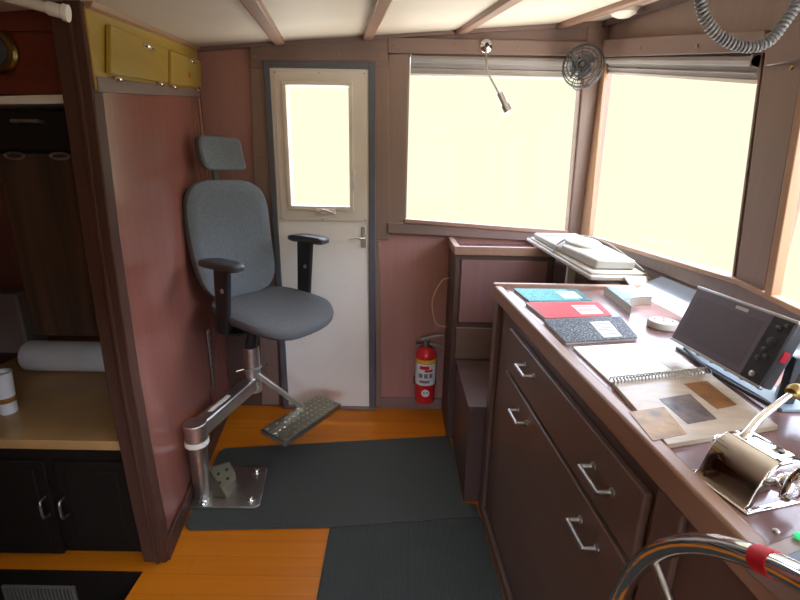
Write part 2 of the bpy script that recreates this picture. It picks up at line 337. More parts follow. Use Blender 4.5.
# windscreen wall boards
trimx([(600, 40), (765, 30), (765, 52), (600, 57)], XF, 'frame_y', -.03)
trimx([(765, 34), (800, 20), (800, 60), (765, 66)], XF, 'frame_y', -.035)
trimx([(765, 53), (806, 48), (763, 298), (736, 279)], XF, 'frame', -.02)
trimx([(803, 60), (811, 60), (770, 299), (763, 297)], XF, 'gold', -.03)
mb = MB(); mb.prism([(XF-.001, 2.648, 2.1), (XF-.001, 2.59, 2.1), (XF-.001, 2.50, 1.12), (XF-.001, 2.648, 1.12)], (-.02, 0, 0)); struct(mb.build('trim_%d' % nb, 'gold', bevel=.004)); nb += 1
trimx([(592, 236), (736, 279), (800, 309), (820, 320), (820, 327), (735, 284), (592, 240)], XF, 'gold', -.03)
mb = MB(); p0, p1 = PX(605, 20, XF), PX(770, -20, XF)
mb.prism([(XF, YB, cz(XF, YB)), (XF, 1.2, cz(XF, 1.2)), (XF, 1.2, cz(XF, 1.2)-.03), (XF, YB, cz(XF, YB)-.03)], (-.04, 0, 0)); struct(mb.build('trim_%d' % nb, 'shade')); nb += 1
mb = MB(); mb.prism([(-1.1, YB, cz(-1.1, YB)), (XF, YB, cz(XF, YB)), (XF, YB, cz(XF, YB)-.022), (-1.1, YB, cz(-1.1, YB)-.022)], (0, -.03, 0)); struct(mb.build('trim_%d' % nb, 'frame_h')); nb += 1
mb = MB(); mb.box((-.17, YB-.018, 0), (.28, YB, .075)); struct(mb.build('baseboard_back', 'frame_h', bevel=.003))
# screw heads in the boards
for i, (px, py) in enumerate([(295, 55), (338, 54), (254, 57), (258, 155), (262, 250), (380, 55), (379, 150), (378, 245), (377, 330), (376, 402), (394, 46), (455, 46), (518, 48), (640, 48), (697, 46), (792, 68)]):
    mb = MB()
    if px < 600: c = PY(px, py, YB-.030); mb.lathe([(.006, 0), (.006, .002), (.003, .004)], c, 12, (0, -1, 0)); par = wb
    else: c = PX(px, py, XF-.034); mb.lathe([(.006, 0), (.006, .002), (.003, .004)], c, 12, (-1, 0, 0)); par = wf
    mb.build('screw_head', 'brass', par, smooth=True)

# windows: panes and frames
def window(n, pts, ext, axis):
    mb = MB(); mb.prism(pts, ext); o = struct(mb.build('window_%d' % n, 'glass')); c = sum(pts, Vector())/4
    mb = MB(); e = Vector(ext).normalized()*.02
    for i in range(4):
        a, b = pts[i], pts[(i+1) % 4]; ia, ib = a+(c-a).normalized()*.008, b+(c-b).normalized()*.008
        mb.prism([a-e, b-e, ib-e, ia-e], e*2.5)
    mb.build('window_frame', 'frame', o); return o
T1 = Vector((0, .014, 0)); window(1, [p+T1 for p in w1], (0, .006, 0), 'Y')
T2 = Vector((.014, 0, 0)); window(2, [p+T2 for p in w2], (.006, 0, 0), 'X')
window(3, [Vector((XF+.014, W3Y, ZT)), Vector((XF+.014, .15, ZT)), Vector((XF+.014, .15, W3Z0-.02)), Vector((XF+.014, W3Y, W3Z0))], (.006, 0, 0), 'X')
window(4, [Vector((XF+.014, 0, ZT)), Vector((XF+.014, -1, ZT)), Vector((XF+.014, -1, 1.1)), Vector((XF+.014, 0, 1.1))], (.006, 0, 0), 'X')

# ---- the white door
YD = YB-.03
dr = empty('door_1', (0, 0, 0)); dr['kind'] = 'structure'
g = [PY(*p, YD) for p in ((288, 86), (349, 86), (350, 206), (291, 206))]
gx0, gx1, gz0, gz1 = (g[0].x+g[3].x)/2, (g[1].x+g[2].x)/2, (g[2].z+g[3].z)/2, (g[0].z+g[1].z)/2
ZM = PY(320, 220, YD).z
mb = MB(); dx0, dx1 = DX0+.012, DX1-.008
for lo, hi in (((dx0, 0.02), (dx1, gz0)), ((dx0, gz1), (dx1, DZ1-.012)), ((dx0, gz0), (gx0, gz1)), ((gx1, gz0), (dx1, gz1))):
    mb.box((lo[0], YD, lo[1]), (hi[0], YD+.045, hi[1]))
mb.build('door_leaf', 'white', dr)
mb = MB()                                        # the raised frame of the port, screwed to the leaf
for lo, hi in (((dx0+.022, ZM), (dx1-.012, gz0-.004)), ((dx0+.022, gz1+.004), (dx1-.012, DZ1-.03)), ((dx0+.022, gz0-.004), (gx0-.004, gz1+.004)), ((gx1+.004, gz0-.004), (dx1-.012, gz1+.004))):
    mb.box((lo[0], YD-.014, lo[1]), (hi[0], YD+.001, hi[1]))
fr = mb.build('port_frame', 'cream', dr)
mb = MB()
for lo, hi in (((gx0-.022, gz0-.022), (gx1+.022, gz0)), ((gx0-.022, gz1), (gx1+.022, gz1+.022)), ((gx0-.022, gz0), (gx0, gz1)), ((gx1, gz0), (gx1+.022, gz1))):
    mb.box((lo[0], YD-.024, lo[1]), (hi[0], YD-.01, hi[1]))
mb.build('port_bead', 'cream', fr, bevel=.003)
for x in (dx0+.03, (dx0+dx1)/2, dx1-.02):
    for z in (ZM+.008, DZ1-.036):
        mb = MB(); mb.lathe([(.005, 0), (.005, .002), (.002, .003)], (x, YD-.014, z), 10, (0, -1, 0)); mb.build('screw_head', 'steel', fr)
mb = MB(); mb.box((gx0-.01, YD+.02, gz0-.01), (gx1+.01, YD+.026, gz1+.01)); mb.build('door_pane', 'glass', dr)
c = PY(326, 211, YD-.014)
mb = MB(); mb.box((c.x-.055, c.y-.014, c.z-.017), (c.x+.055, c.y, c.z+.014)); vb = mb.build('vent_crank', 'cream', dr, bevel=.004)
mb = MB(); mb.tube(spline([(c.x-.04, c.y-.018, c.z-.005), (c.x-.01, c.y-.022, c.z+.008), (c.x+.02, c.y-.02, c.z-.002), (c.x+.042, c.y-.018, c.z-.008)]), .004, 8); mb.build('crank_arm', 'alu', vb, smooth=True)
c = PY(354, 181, YD-.014)
mb = MB(); mb.tube(spline([c+Vector((0, 0, .06)), c+Vector((.004, -.02, .03)), c+Vector((.004, -.022, -.02)), c+Vector((0, 0, -.05))]), .006, 8); mb.build('sash_catch', 'cream', dr, smooth=True)
c = PY(364, 237, YD-.002)
mb = MB(); mb.box((c.x-.014, c.y-.008, c.z-.06), (c.x+.012, c.y, c.z+.06)); hp = mb.build('handle_plate', 'steel', dr, bevel=.003)
mb = MB(); mb.tube([c, c+Vector((0, -.045, 0)), c+Vector((-.02, -.055, 0)), c+Vector((-.075, -.055, .002))], .007, 10); mb.build('door_handle', 'chrome', hp, smooth=True)
mb = MB()
for lo, hi in (((DX0-.02, 0), (DX0+.012, DZ1+.02)), ((DX1-.008, 0), (DX1+.03, DZ1+.02)), ((DX0+.012, DZ1-.012), (DX1-.008, DZ1+.02))):
    mb.box((lo[0], YD-.012, lo[1]), (hi[0], YB-.001, hi[1]))
mb.build('door_seal', 'seal', dr, bevel=.003)
mb = MB(); mb.box((DX0-.02, YD-.02, 0), (DX1+.03, YB, .018)); mb.build('door_sill', 'frame_h', dr, bevel=.003)

# ---- partition beside the helm chair: slightly bowed panel, from the post to the side wall
PA, PB = (-.90, 1.42), (-1.10, 2.65)
near = [PY(px, py, 1.42) for px, py in ((172, 561), (150, 470), (128, 360), (104, 200), (92, 91), (80, 3))]
near = [Vector((-.905, 1.42, 0)), Vector((-.918, 1.42, .35)), Vector((-.925, 1.42, .8)), Vector((-.918, 1.42, 1.3)), Vector((-.903, 1.42, 1.7)), Vector((-.90, 1.42, cz(-.9, 1.42)))]
far = [Vector((PB[0], YB, p.z*cz(-1.1, YB)/near[-1].z)) for p in near]
mb = MB(); mb.loft(near, far, (-.05, 0, 0)); part = struct(mb.build('wall_partition', 'partition', smooth=True))
mb = MB(); mb.rings([[p+Vector((.006, .0, 0)), p+Vector((.006, -.010, 0)), p+Vector((-.085, -.010, 0)), p+Vector((-.085, .05, 0)), p+Vector((-.001, .05, 0))] for p in near]); struct(mb.build('trim_%d' % nb, 'post', bevel=.004)); nb += 1
mb = MB(); mb.rings([[p+Vector((-.022, -.010, 0)), p+Vector((-.022, -.018, 0)), p+Vector((-.034, -.018, 0)), p+Vector((-.034, -.010, 0))] for p in near]); struct(mb.build('trim_%d' % nb, 'post', bevel=.002)); nb += 1
def wallpt(px, py, off=0.0):
    p = PL(px, py, PA, PB); n = Vector((1.23, .2, 0)).normalized(); return p+n*off
NW = Vector((1.23, .2, 0)).normalized(); DW = Vector((-.2, 1.23, 0)).normalized()
mb = MB(); mb.prism([near[0], far[0], far[0]+Vector((0, 0, .09)), near[0]+Vector((0, 0, .09))], NW*.014); struct(mb.build('baseboard_partition', 'post', bevel=.003))
mb = MB(); A = Vector((-.9, 1.43, cz(-.9, 1.43))); B = Vector((-1.1, YB, cz(-1.1, YB)))
mb.prism([A, A-Vector((0, 0, .022)), A+NW*.022-Vector((0, 0, .01)), A+NW*.03+Vector((0, 0, .004))], B-A); struct(mb.build('trim_%d' % nb, 'gold')); nb += 1
mb = MB(); mb.cyl(wallpt(197, 98, .0)+Vector((.0, .02, 0)), Vector((-1.098, YB-.006, .9)), .006, 8); struct(mb.build('trim_%d' % nb, 'gold')); nb += 1

# ================================================================ OVERHEAD LOCKER on the partition
lk = empty('overhead_locker', (-1.0, 2.0, 1.85), 'golden brown overhead locker with two lift-up doors, above the partition panel', 'locker')
def lk_quad(px, off, th, name, m, par, bevel=.003):
    mb = MB(); o = Vector(lk.location); mb.prism([wallpt(x, y, off)-o for x, y in px], NW*th); return mb.build(name, m, par, bevel=bevel)
lk_quad([(81, 6), (195, 49), (197, 96), (94, 91)], -.004, .014, 'face_frame', 'yellow', lk)
lk_quad([(92, 76), (197, 90), (197, 97), (94, 92)], .009, .006, 'lower_rail', 'frame_y', lk)
d1 = lk_quad([(101, 24), (161, 49), (161, 83), (101, 73)], .012, .016, 'door', 'yellow', lk)
d2 = lk_quad([(164, 50), (195, 61), (196, 87), (164, 84)], .012, .016, 'door', 'yellow', lk)
def lk_catch(px, py, par, off, big=True):
    c = wallpt(px, py, off)-Vector(lk.location); mb = MB(); L = .03 if big else .02
    mb.tube(spline([c-DW*L, c-DW*L*.8+NW*.014, c+DW*L*.8+NW*.014, c+DW*L]), .006 if big else .005, 8); mb.build('pull' if big else 'catch', 'chrome', par, smooth=True)
lk_catch(138, 47, d1, .028); lk_catch(184, 62, d2, .028)
for p in ((110, 79), (154, 84), (168, 87), (193, 90)): lk_catch(*p, lk, .016, False)
c = wallpt(183, 75, .029)-Vector(lk.location); mb = MB()
star = [c+(DW*math.cos(k*PI/5+PI/2)+Vector((0, 0, 1))*math.sin(k*PI/5+PI/2))*(.016 if k % 2 == 0 else .008) for k in range(10)]
mb.prism(star, NW*.001); s = mb.build('star_sticker', 'redtape', d2); s['label'] = 'small red star sticker'

# ================================================================ GALLEY at the left
def gskew(name, m, y0, y1, z0, z1, par=None, o=(0, 0, 0), bevel=.003, x0=-2.0):
    g_ = lambda y: -.975-(y-1.42)*.1626
    mb = MB(); mb.prism([Vector((x0, y0, z0))-Vector(o), Vector((g_(y0), y0, z0))-Vector(o), Vector((g_(y1), y1, z0))-Vector(o), Vector((x0, y1, z0))-Vector(o)], (0, 0, z1-z0)); return mb.build(name, m, par, bevel=bevel)
gc = empty('base_cabinet', (-1.15, 1.44, 0), 'near-black two-door base cabinet under the tan galley counter', 'cabinet')
def lb(name, m, lo, hi, par, o, bevel=.003):
    mb = MB(); o = Vector(o); mb.box(Vector(lo)-o, Vector(hi)-o); return mb.build(name, m, par, bevel=bevel)
go = (-1.15, 1.44, 0)
gskew('body', 'dark', 1.44, 2.05, .05, .49, gc, go)
gskew('toe_kick', 'dark', 1.46, 2.0, 0, .05, gc, go)
dA = lb('door', 'dark', (-1.275, 1.424, .065), (-1.005, 1.44, .445), gc, go)
lb('door_panel', 'dark', (-1.235, 1.418, .105), (-1.045, 1.426, .405), dA, go, .006)
dB = lb('door', 'dark', (-1.60, 1.424, .02), (-1.31, 1.44, .445), gc, go)
lb('door_panel', 'dark', (-1.56, 1.418, .07), (-1.35, 1.426, .405), dB, go, .006)
for x, par in ((-1.258, dA), (-1.33, dB)):
    mb = MB(); c = Vector((x, 1.424, .25))-Vector(go)
    mb.tube(spline([c+Vector((0, 0, .04)), c+Vector((0, -.025, .035)), c+Vector((0, -.03, 0)), c+Vector((0, -.025, -.035)), c+Vector((0, 0, -.04))], 6), .005, 8); mb.build('handle', 'steel', par, smooth=True)
tag(gskew('galley_counter', 'galley_top', 1.43, 2.645, .492, .53), 'tan laminate galley counter left of the wooden post', 'counter')
tag(gskew('locker_box', 'dark', 2.052, 2.645, 0, .49), 'dark locker under the rear of the tan galley counter', 'locker')
hc = empty('wall_cabinet', (-1.12, 1.6, .93), 'tall dark rosewood hanging cabinet with streaky grain over the galley counter', 'cabinet'); ho = (-1.12, 1.6, .93)
gskew('body', 'dark', 1.475, 1.95, .935, 1.66, hc, ho, x0=-1.262)
dC = lb('door', 'grain', (-1.262, 1.455, .93), (-1.0, 1.475, 1.53), hc, ho)
dD = lb('drawer_front', 'dark', (-1.262, 1.455, 1.54), (-1.0, 1.475, 1.652), hc, ho)
for x0, x1, z, par, nm in ((-1.17, -1.09, 1.622, dD, 'handle'), (-1.225, -1.165, 1.522, dC, 'oval_pull'), (-1.085, -1.025, 1.524, dC, 'oval_pull')):
    mb = MB(); a = Vector((x0, 1.455, z))-Vector(ho); b = Vector((x1, 1.455, z))-Vector(ho); o = Vector((0, -.02, 0))
    if nm == 'handle': mb.tube([a, a+o, b+o, b], .006, 8)
    else:
        c = (a+b)/2; mb.tube([c+Vector(((x1-x0)/2*math.cos(k*PI/8), -.006, .009*math.sin(k*PI/8))) for k in range(16)], .004, 6, closed=True)
    mb.build(nm, 'steel', par, smooth=True)
mb = MB(); mb.prism([(-1.5, 1.45, 1.662), (-.99, 1.45, 1.675), (-.99, 1.45, 1.70), (-1.5, 1.45, 1.682)], (-.06, .4, 0)); tag(mb.build('shelf_board', 'cream', bevel=.002), 'thin cream shelf board on top of the dark hanging cabinet', 'shelf')
mb = MB(); mb.box((-2.0, 1.50, 1.72), (-.985, 1.52, 1.9)); mb.box((-2.0, 1.47, 1.70), (-.985, 1.52, 1.742)); mb.box((-2.0, 1.49, 1.875), (-.985, 1.56, 2.05)); gh = struct(mb.build('trim_%d' % nb, 'red_panel')); nb += 1
# paper towel roll, cup, pale caddy
tr_ = empty('paper_towel_roll', (0, 0, 0), 'white paper towel roll lying across the tan galley counter', 'paper towel')
a = PY(30, 359, 1.80); b = PY(106, 360, 1.80); zt = .531+.0732; a.z = b.z = zt
mb = MB(); mb.rings([[Vector((x, 2.02+r*1.18*math.cos(k*PI/16), zt+r*1.18*math.sin(k*PI/16))) for k in range(32)] for x, r in ((-1.80, .02), (-1.80, .056), (-1.792, .062), (-1.40, .062), (-1.392, .058), (-1.392, .02))]); mb.build('towel_sheet', 'towel', tr_, smooth=True)
mb = MB(); mb.cyl((-1.804, 2.02, zt), (-1.388, 2.02, zt), .0205, 16); mb.build('cardboard_core', 'lip', tr_, smooth=True)
c = PZ(12, 412, .53); c.x -= .012
cu = empty('paper_cup', c, 'tall white cup standing on the galley counter in front of the towel roll', 'cup')
mb = MB(); mb.lathe([(.028, 0), (.030, .004), (.038, .168), (.040, .170), (.040, .175), (.036, .175), (.027, .01)], n=28); mb.build('cup_body', 'towel', cu, smooth=True)
mb = MB(); mb.lathe([(.0325, .05), (.0337, .072), (.0338, .072), (.0328, .05)], n=28); mb.build('printed_band', 'photo_amber', cu, smooth=True)
mb = MB(); c = PY(-2, 285, 1.9); mb.box((-2.2, 2.2, .531), (-1.96, 2.35, .86)); tag(mb.build('storage_tub', 'blind', bevel=.012), 'pale plastic tub at the left edge behind the dark hanging cabinet', 'tub')
# curtain pole and brass clock
cp = empty('curtain_pole', (0, 0, 0), 'white round pole fixed under the roof to the wooden post', 'pole')
a = PY(66, 13, 1.36); b = PY(-40, -16, 1.30)
mb = MB(); mb.cyl(a, b, .013, 20); mb.build('pole', 'cream', cp, smooth=True)
d = (b-a).normalized(); mb = MB(); mb.lathe([(.012, 0), (.021, 0), (.021, .012), (.017, .016), (.017, .045), (.014, .05)], a-d*.006, 24, d); mb.build('end_socket', 'white', cp, smooth=True)
c = PY(-6, 50, 1.48)
ck = empty('porthole_light', c, 'round brass fitting on the red panel at the left edge', 'light')
mb = MB(); mb.lathe([(.03, 0), (.062, 0), (.064, .01), (.058, .018), (.045, .02), (.042, .014)], (0, .015, 0), 32, (0, -1, 0)); mb.build('brass_rim', 'brass', ck, smooth=True)
mb = MB(); mb.lathe([(.043, .004), (.041, .018), (.02, .026), (.004, .028)], (0, .015, 0), 28, (0, -1, 0)); mb.build('lens', 'darkgrey', ck, smooth=True)
# grille in the step riser
c = PY(42, 596, 1.36)
vg = empty('vent_grille', (c.x, 1.359, c.z), 'grey slotted vent grille set in the dark step below the base cabinet', 'vent')
mb = MB()
for lo, hi in (((-.14, -.055), (.14, -.047)), ((-.14, .047), (.14, .055)), ((-.14, -.047), (-.128, .047)), ((.128, -.047), (.14, .047))): mb.box((lo[0], -.008, lo[1]), (hi[0], 0, hi[1]))
mb.build('grille_frame', 'grille', vg)
mb = MB()
for k in range(17): mb.box((-.122+k*.0148, -.006, -.047), (-.1145+k*.0148, -.001, .047))
mb.build('slats', 'grille', vg)

# ================================================================ FLOOR MATS
def matmesh(name, pts, m, label, z=0.0, th=.009):
    mb = MB(); mb.prism([(x, y, z) for x, y in pts], (0, 0, th)); return tag(mb.build(name, m, bevel=.006), label, 'mat')
matmesh('floor_mat', [(-.975, 2.13), (-.95, 2.16), (.30, 2.32), (.312, 2.2), (.312, 1.77), (.374, 1.755), (.380, 1.68), (-.28, 1.602), (-.885, 1.572), (-.915, 1.60)], 'mat', 'smooth dark rubber mat under the helm chair pedestal')
matmesh('floor_mat', [(-.288, 1.597), (.381, 1.676), (.398, 1.3), (.416, .9), (.443, .3), (-.27, .3)], 'ribmat', 'finely ribbed dark rubber mat alongside the drawer cabinet')

# ================================================================ HELM CHAIR
CX, CY = -.775, 2.19
ch = empty('helm_chair', (-.905, 1.77, 0), 'charcoal helm chair with headrest and armrests on a swing-arm steel pedestal', 'chair')
O = Vector((-.905, 1.77, 0))
def V(x, y, z): return Vector((x, y, z))-O
mb = MB(); n0 = .009
pl = [(-.985, 1.69), (-.645, 1.70), (-.625, 1.715), (-.665, 1.975), (-.685, 1.99), (-1.0, 1.99)]
mb.prism([V(x, y, n0) for x, y in pl], (0, 0, .010)); bp_ = mb.build('base_plate', 'steel', ch, bevel=.003)
for x, y in ((-.675, 1.745), (-.71, 1.95), (-.88, 1.715)):
    mb = MB(); mb.lathe([(.017, 0), (.017, .003), (.011, .004), (.011, .014), (.007, .017)], V(x, y, .019), 6 if 0 else 12); mb.build('bolt', 'chrome', bp_)
mb = MB(); wa = Vector((-.962, 1.80, 0)); wc = Vector((-1.006, 2.07, 0))
mb.prism([V(*wa.xy, .02), V(*wc.xy, .02), V(*wc.xy, .21), V(*wa.xy, .19)], (.008, .001, 0)); wp = mb.build('wall_plate', 'steel', ch, bevel=.002)
for y, z in ((1.83, .16), (2.03, .18)):
    mb = MB(); x = -.962-(y-1.80)*.163+.008; mb.lathe([(.011, 0), (.011, .01), (.006, .013)], V(x, y, z), 10, (1, .15, 0)); mb.build('bolt', 'chrome', wp)
PR = .040
mb = MB(); mb.cyl(V(-.905, 1.77, .018), V(-.905, 1.77, .30), PR); mb.build('post', 'steel', ch, smooth=True)
mb = MB(); mb.lathe([(PR, 0), (.052, 0), (.052, .022), (PR, .022)], V(-.905, 1.77, .298), 32); s = mb.build('collar', 'white', ch, smooth=True); s['label'] = 'white plastic bearing collar'
mb = MB()
for sg, dx in ((1, 0), (1, .02)):
    pass
gv = [V(-.868, 1.765, .019), V(-.79, 1.75, .019), V(-.862, 1.765, .17)]; mb.prism(gv, (0, .008, 0)); 
gv = [V(-.880, 1.80, .019), V(-.80, 1.89, .019), V(-.80, 1.89, .06), V(-.815, 1.872, .13), V(-.872, 1.805, .15)]; mb.prism(gv, (.007, -.006, 0)); gs = mb.build('gusset', 'gusset', ch, bevel=.001)
for t_, z in ((.3, .05), (.3, .10), (.65, .05), (.65, .10)):
    x = -.880+t_*.08; y = 1.80+t_*.09; mb = MB(); mb.lathe([(.008, 0), (.008, .0015)], V(x+.0074, y-.0064, z), 12, (.75, -.66, 0)); mb.build('hole', 'black', gs)
# swing arm: rectangular section between two knuckles
mb = MB(); mb.cyl(V(-.905, 1.77, .32), V(-.905, 1.77, .405), .050, 28); mb.build('lower_knuckle', 'alu', ch, smooth=True, bevel=.004)
A = Vector((-.905, 1.77, .362)); B = Vector((CX, CY, .40)); d = (B-A).normalized(); s_ = d.cross(Vector((0, 0, 1))).normalized(); u_ = s_.cross(d)
mb = MB(); mb.prism([A-O+d*.03+s_*a*.034+u_*b*.036 for a, b in ((-1, -1), (1, -1), (1, 1), (-1, 1))], (B-A)-d*.05); arm = mb.build('swing_arm', 'alu', ch, bevel=.008)
mb = MB(); mb.prism([A-O+d*.10+s_*a*.012+u_*.0365 for a in (-1, 1)]+[A-O+d*.24+s_*a*.012+u_*.0365 for a in (1, -1)], u_*.001); mb.build('decal', 'white', arm)
mb = MB(); mb.cyl(V(CX, CY, .345), V(CX, CY, .60), .040, 28); mb.build('column', 'alu', ch, smooth=True, bevel=.003)
mb = MB(); mb.lathe([(.041, 0), (.047, .003), (.047, .016), (.041, .019)], V(CX, CY, .47), 28); clp = mb.build('clamp_ring', 'alu', ch, smooth=True)
mb = MB(); mb.tube([V(CX+.04, CY-.02, .48), V(CX+.07, CY-.03, .50), V(CX+.085, CY-.035, .515)], .005, 8); mb.build('clamp_lever', 'chrome', clp, smooth=True); mb = MB(); mb.tube([V(CX-.04, CY-.02, .48), V(CX-.075, CY-.04, .475)], .005, 8); mb.build('clamp_lever', 'chrome', clp, smooth=True)
mb = MB(); mb.cyl(V(CX, CY, .60), V(CX+.03, CY, .77), .028, 20); mb.build('gas_lift', 'black', ch, smooth=True)
# foot rest on its strut
fq = [PZ(*p, .22) for p in ((261, 430), (285, 443), (341, 405), (318, 396))]
mb = MB(); mb.prism([p-O for p in fq], (0, 0, .006)); fr_ = mb.build('footrest', 'gusset', ch, bevel=.001)
mb = MB(); ed = [fq[1]-O, fq[2]-O]; mb.prism([ed[0], ed[1], ed[1]-Vector((0, 0, .022)), ed[0]-Vector((0, 0, .022))], (-.003, .004, 0)); ed = [fq[0]-O, fq[1]-O]; mb.prism([ed[0], ed[1], ed[1]-Vector((0, 0, .022)), ed[0]-Vector((0, 0, .022))], (.002, .004, 0)); mb.build('footrest_edge', 'alu', fr_)
mb = MB()
for i in range(13):
    for j in range(5):
        u, v = (i+.5)/13, (j+.5)/5; p = (fq[0]*(1-u)+fq[3]*u)*(1-v)+(fq[1]*(1-u)+fq[2]*u)*v-O+Vector((0, 0, .006))
        ang = PI/4 if (i+j) % 2 else -PI/4; a = Vector((math.cos(ang+.9), math.sin(ang+.9), 0)); b = a.cross(Vector((0, 0, 1)))
        mb.prism([p-a*.011, p-b*.003, p+a*.011, p+b*.003], (0, 0, .0025))
mb.build('tread_pattern', 'chrome', fr_)
e0 = Vector((CX+.03, CY-.02, .45)); e1 = (fq[0]*.35+fq[3]*.65+fq[1]*0)+Vector((.02, -.01, .0)); d = (e1-e0).normalized(); s_ = d.cross(Vector((0, 1, 0))).normalized(); u_ = s_.cross(d)
mb = MB(); mb.prism([e0-O+s_*a*.014+u_*b*.008 for a, b in ((-1, -1), (1, -1), (1, 1), (-1, 1))], e1-e0); mb.build('footrest_strut', 'alu', ch, bevel=.002)

SX, SY, SZ, RZ = -.650, 2.20, .81, math.radians(-33)
def sub(par):                                    # seat group turns with the pedestal
    return None
Rm = Matrix.Rotation(RZ, 3, 'Z'); SO = Vector((SX, SY, 0))-O
def L(x, y, z): return SO+Rm @ Vector((x, y, 0))+Vector((0, 0, z))
# seat pad with waterfall front edge
mb = MB(); rr = []
out = superell(1, 1, 3.0, 48)
for k, (sc_, z) in enumerate(((.80, -.062), (.93, -.055), (.99, -.036), (1.0, -.02), (.985, -.008), (.93, .0), (.78, .003), (.5, -.003), (.2, -.006))):
    ring = []
    for x, y in out:
        X_, Y_ = x*.54*sc_, y*.56*sc_*(1-.10*(x+.5)*0-.10*(.5-x))
        zz = z-.10*X_-.055*max(0, (X_-.10)/.15)**2*.55+.012*(abs(Y_)/.26)**2
        ring.append(L(X_, Y_, SZ+.02+zz))
    rr.append(ring)
mb.rings(rr); seat = mb.build('seat', 'seat', ch, smooth=True)
mb = MB(); mb.rings([[L(x*.40*s2, y*.40*s2, z) for x, y in superell(1, 1, 3, 32)] for s2, z in ((.9, SZ-.075), (1, SZ-.065), (1, SZ-.043))]); mb.build('seat_pan', 'black', ch, smooth=True)
mb = MB(); mb.prism([L(-.13, -.08, SZ-.10), L(.10, -.08, SZ-.10), L(.10, .08, SZ-.10), L(-.13, .08, SZ-.10)], (0, 0, .03)); mech = mb.build('tilt_mechanism', 'black', ch, bevel=.008)
mb = MB(); mb.tube([L(.02, .08, SZ-.09), L(.05, .20, SZ-.095), L(.06, .25, SZ-.095)], .007, 8); mb.prism([L(.04, .23, SZ-.10), L(.10, .23, SZ-.10), L(.10, .30, SZ-.10), L(.04, .30, SZ-.10)], (0, 0, .012)); mb.build('tilt_lever', 'black', mech, smooth=True)
# backrest: curved pad, leaning back a little
def backpad(w0, w1_, z0, z1, xb, thick, lean, curv, e=3.2):
    rr = []; zc = (z0+z1)/2; hh = (z1-z0)/2
    for s2, x in ((.88, -thick/2), (.97, -thick*.42), (1, 0), (.985, thick*.3), (.93, thick*.46), (.75, thick*.5), (.4, thick*.5), (.1, thick*.5)):
        ring = []
        for a, c in superell(2, 2, e, 56):
            y, z = a*s2, c*s2; t = (z+1)/2; w_ = w0*(1-t)+w1_*t
            Y_ = y*w_/2; ring.append(L(xb+x-lean*t+curv*(y*y)*.05+.03*math.sin(t*PI*1.1)*-1+.02, Y_-.022, zc+z*hh))
        rr.append(ring)
    return rr
mb = MB(); mb.rings(backpad(.47, .50, .85, 1.44, -.235, .06, .09, .8, 3.8)); bk = mb.build('backrest', 'fabric', ch, smooth=True)
mb = MB(); mb.rings([[L(p[0], p[1], p[2]) for p in ((x-.01, -.19*ww, z), (x-.03, -.19*ww, z), (x-.035, .19*ww, z), (x-.01, .19*ww, z))] for x, ww, z in ((-.265, .8, .88), (-.30, 1, 1.05), (-.325, 1, 1.25), (-.345, .7, 1.38))]); mb.build('back_shell', 'black', ch, bevel=.01)
mb = MB(); mb.tube([L(-.05, 0, SZ-.09), L(-.24, 0, SZ-.10), L(-.31, 0, SZ-.02), L(-.32, 0, 1.10)], [.03, .03, .026, .02], 10); mb.build('back_bar', 'black', ch, smooth=True)
mb = MB(); mb.prism([L(-.34, -.03, 1.30), L(-.325, -.03, 1.30), L(-.325, .0, 1.30), L(-.34, .0, 1.30)], (-.012, -.008, .20)); hs = mb.build('headrest_stem', 'darkgrey', ch, bevel=.003)
# headrest: pad curved forward along its lower edge
mb = MB(); rr = []
for s2, x in ((.86, -.028), (.97, -.02), (1, 0), (.98, .016), (.9, .026), (.6, .028), (.2, .028)):
    ring = []
    for a, c in superell(2, 2, 6, 48):
        y, z = a*s2, c*s2; ring.append(L(-.345+x+.03*(y*y)-.02*z+.02*z*z, y*.125, 1.565+z*.084))
    rr.append(ring)
mb.rings(rr); mb.build('headrest', 'fabric', ch, smooth=True)
# armrests
def armrest(side, z):
    y = .275*side
    mb = MB(); rr = []
    for s2, zz in ((.80, -.022), (1, -.012), (1, .004), (.9, .013), (.6, .017)):
        rr.append([L(-.005+x*s2, y+yy*s2, z+zz-.35*max(0, abs(x)-.06)**1.6) for x, yy in superell(.27, .09, 3.4, 32)])
    mb.rings(rr); ap = mb.build('armrest', 'darkgrey', ch, smooth=True)
    mb = MB(); mb.rings([[L(cx+a, y-.012*side+b, zz) for a, b in superell(wd_, .03, 5, 20)] for cx, zz, wd_ in ((-.05, SZ-.07, .08), (-.04, SZ+.0, .085), (-.015, z-.02, .105))]); mb.build('arm_upright', 'black', ap, smooth=True)
    mb = MB(); mb.prism([L(-.06, y-.02*side, SZ-.075), L(.03, y-.02*side, SZ-.075), L(.03, .1*side, SZ-.075), L(-.06, .1*side, SZ-.075)], (0, 0, .014)); mb.build('arm_bracket', 'black', ap, bevel=.004)
    mb = MB(); c = L(-.008, y-.012*side-.013, (SZ+z)/2+.01); mb.lathe([(.011, 0), (.011, .006), (.006, .009)], c, 14, tuple(Rm @ Vector((0, -1, 0)))); mb.build('knob', 'steel', ap, smooth=True)
armrest(1, 1.14); armrest(-1, 1.085)
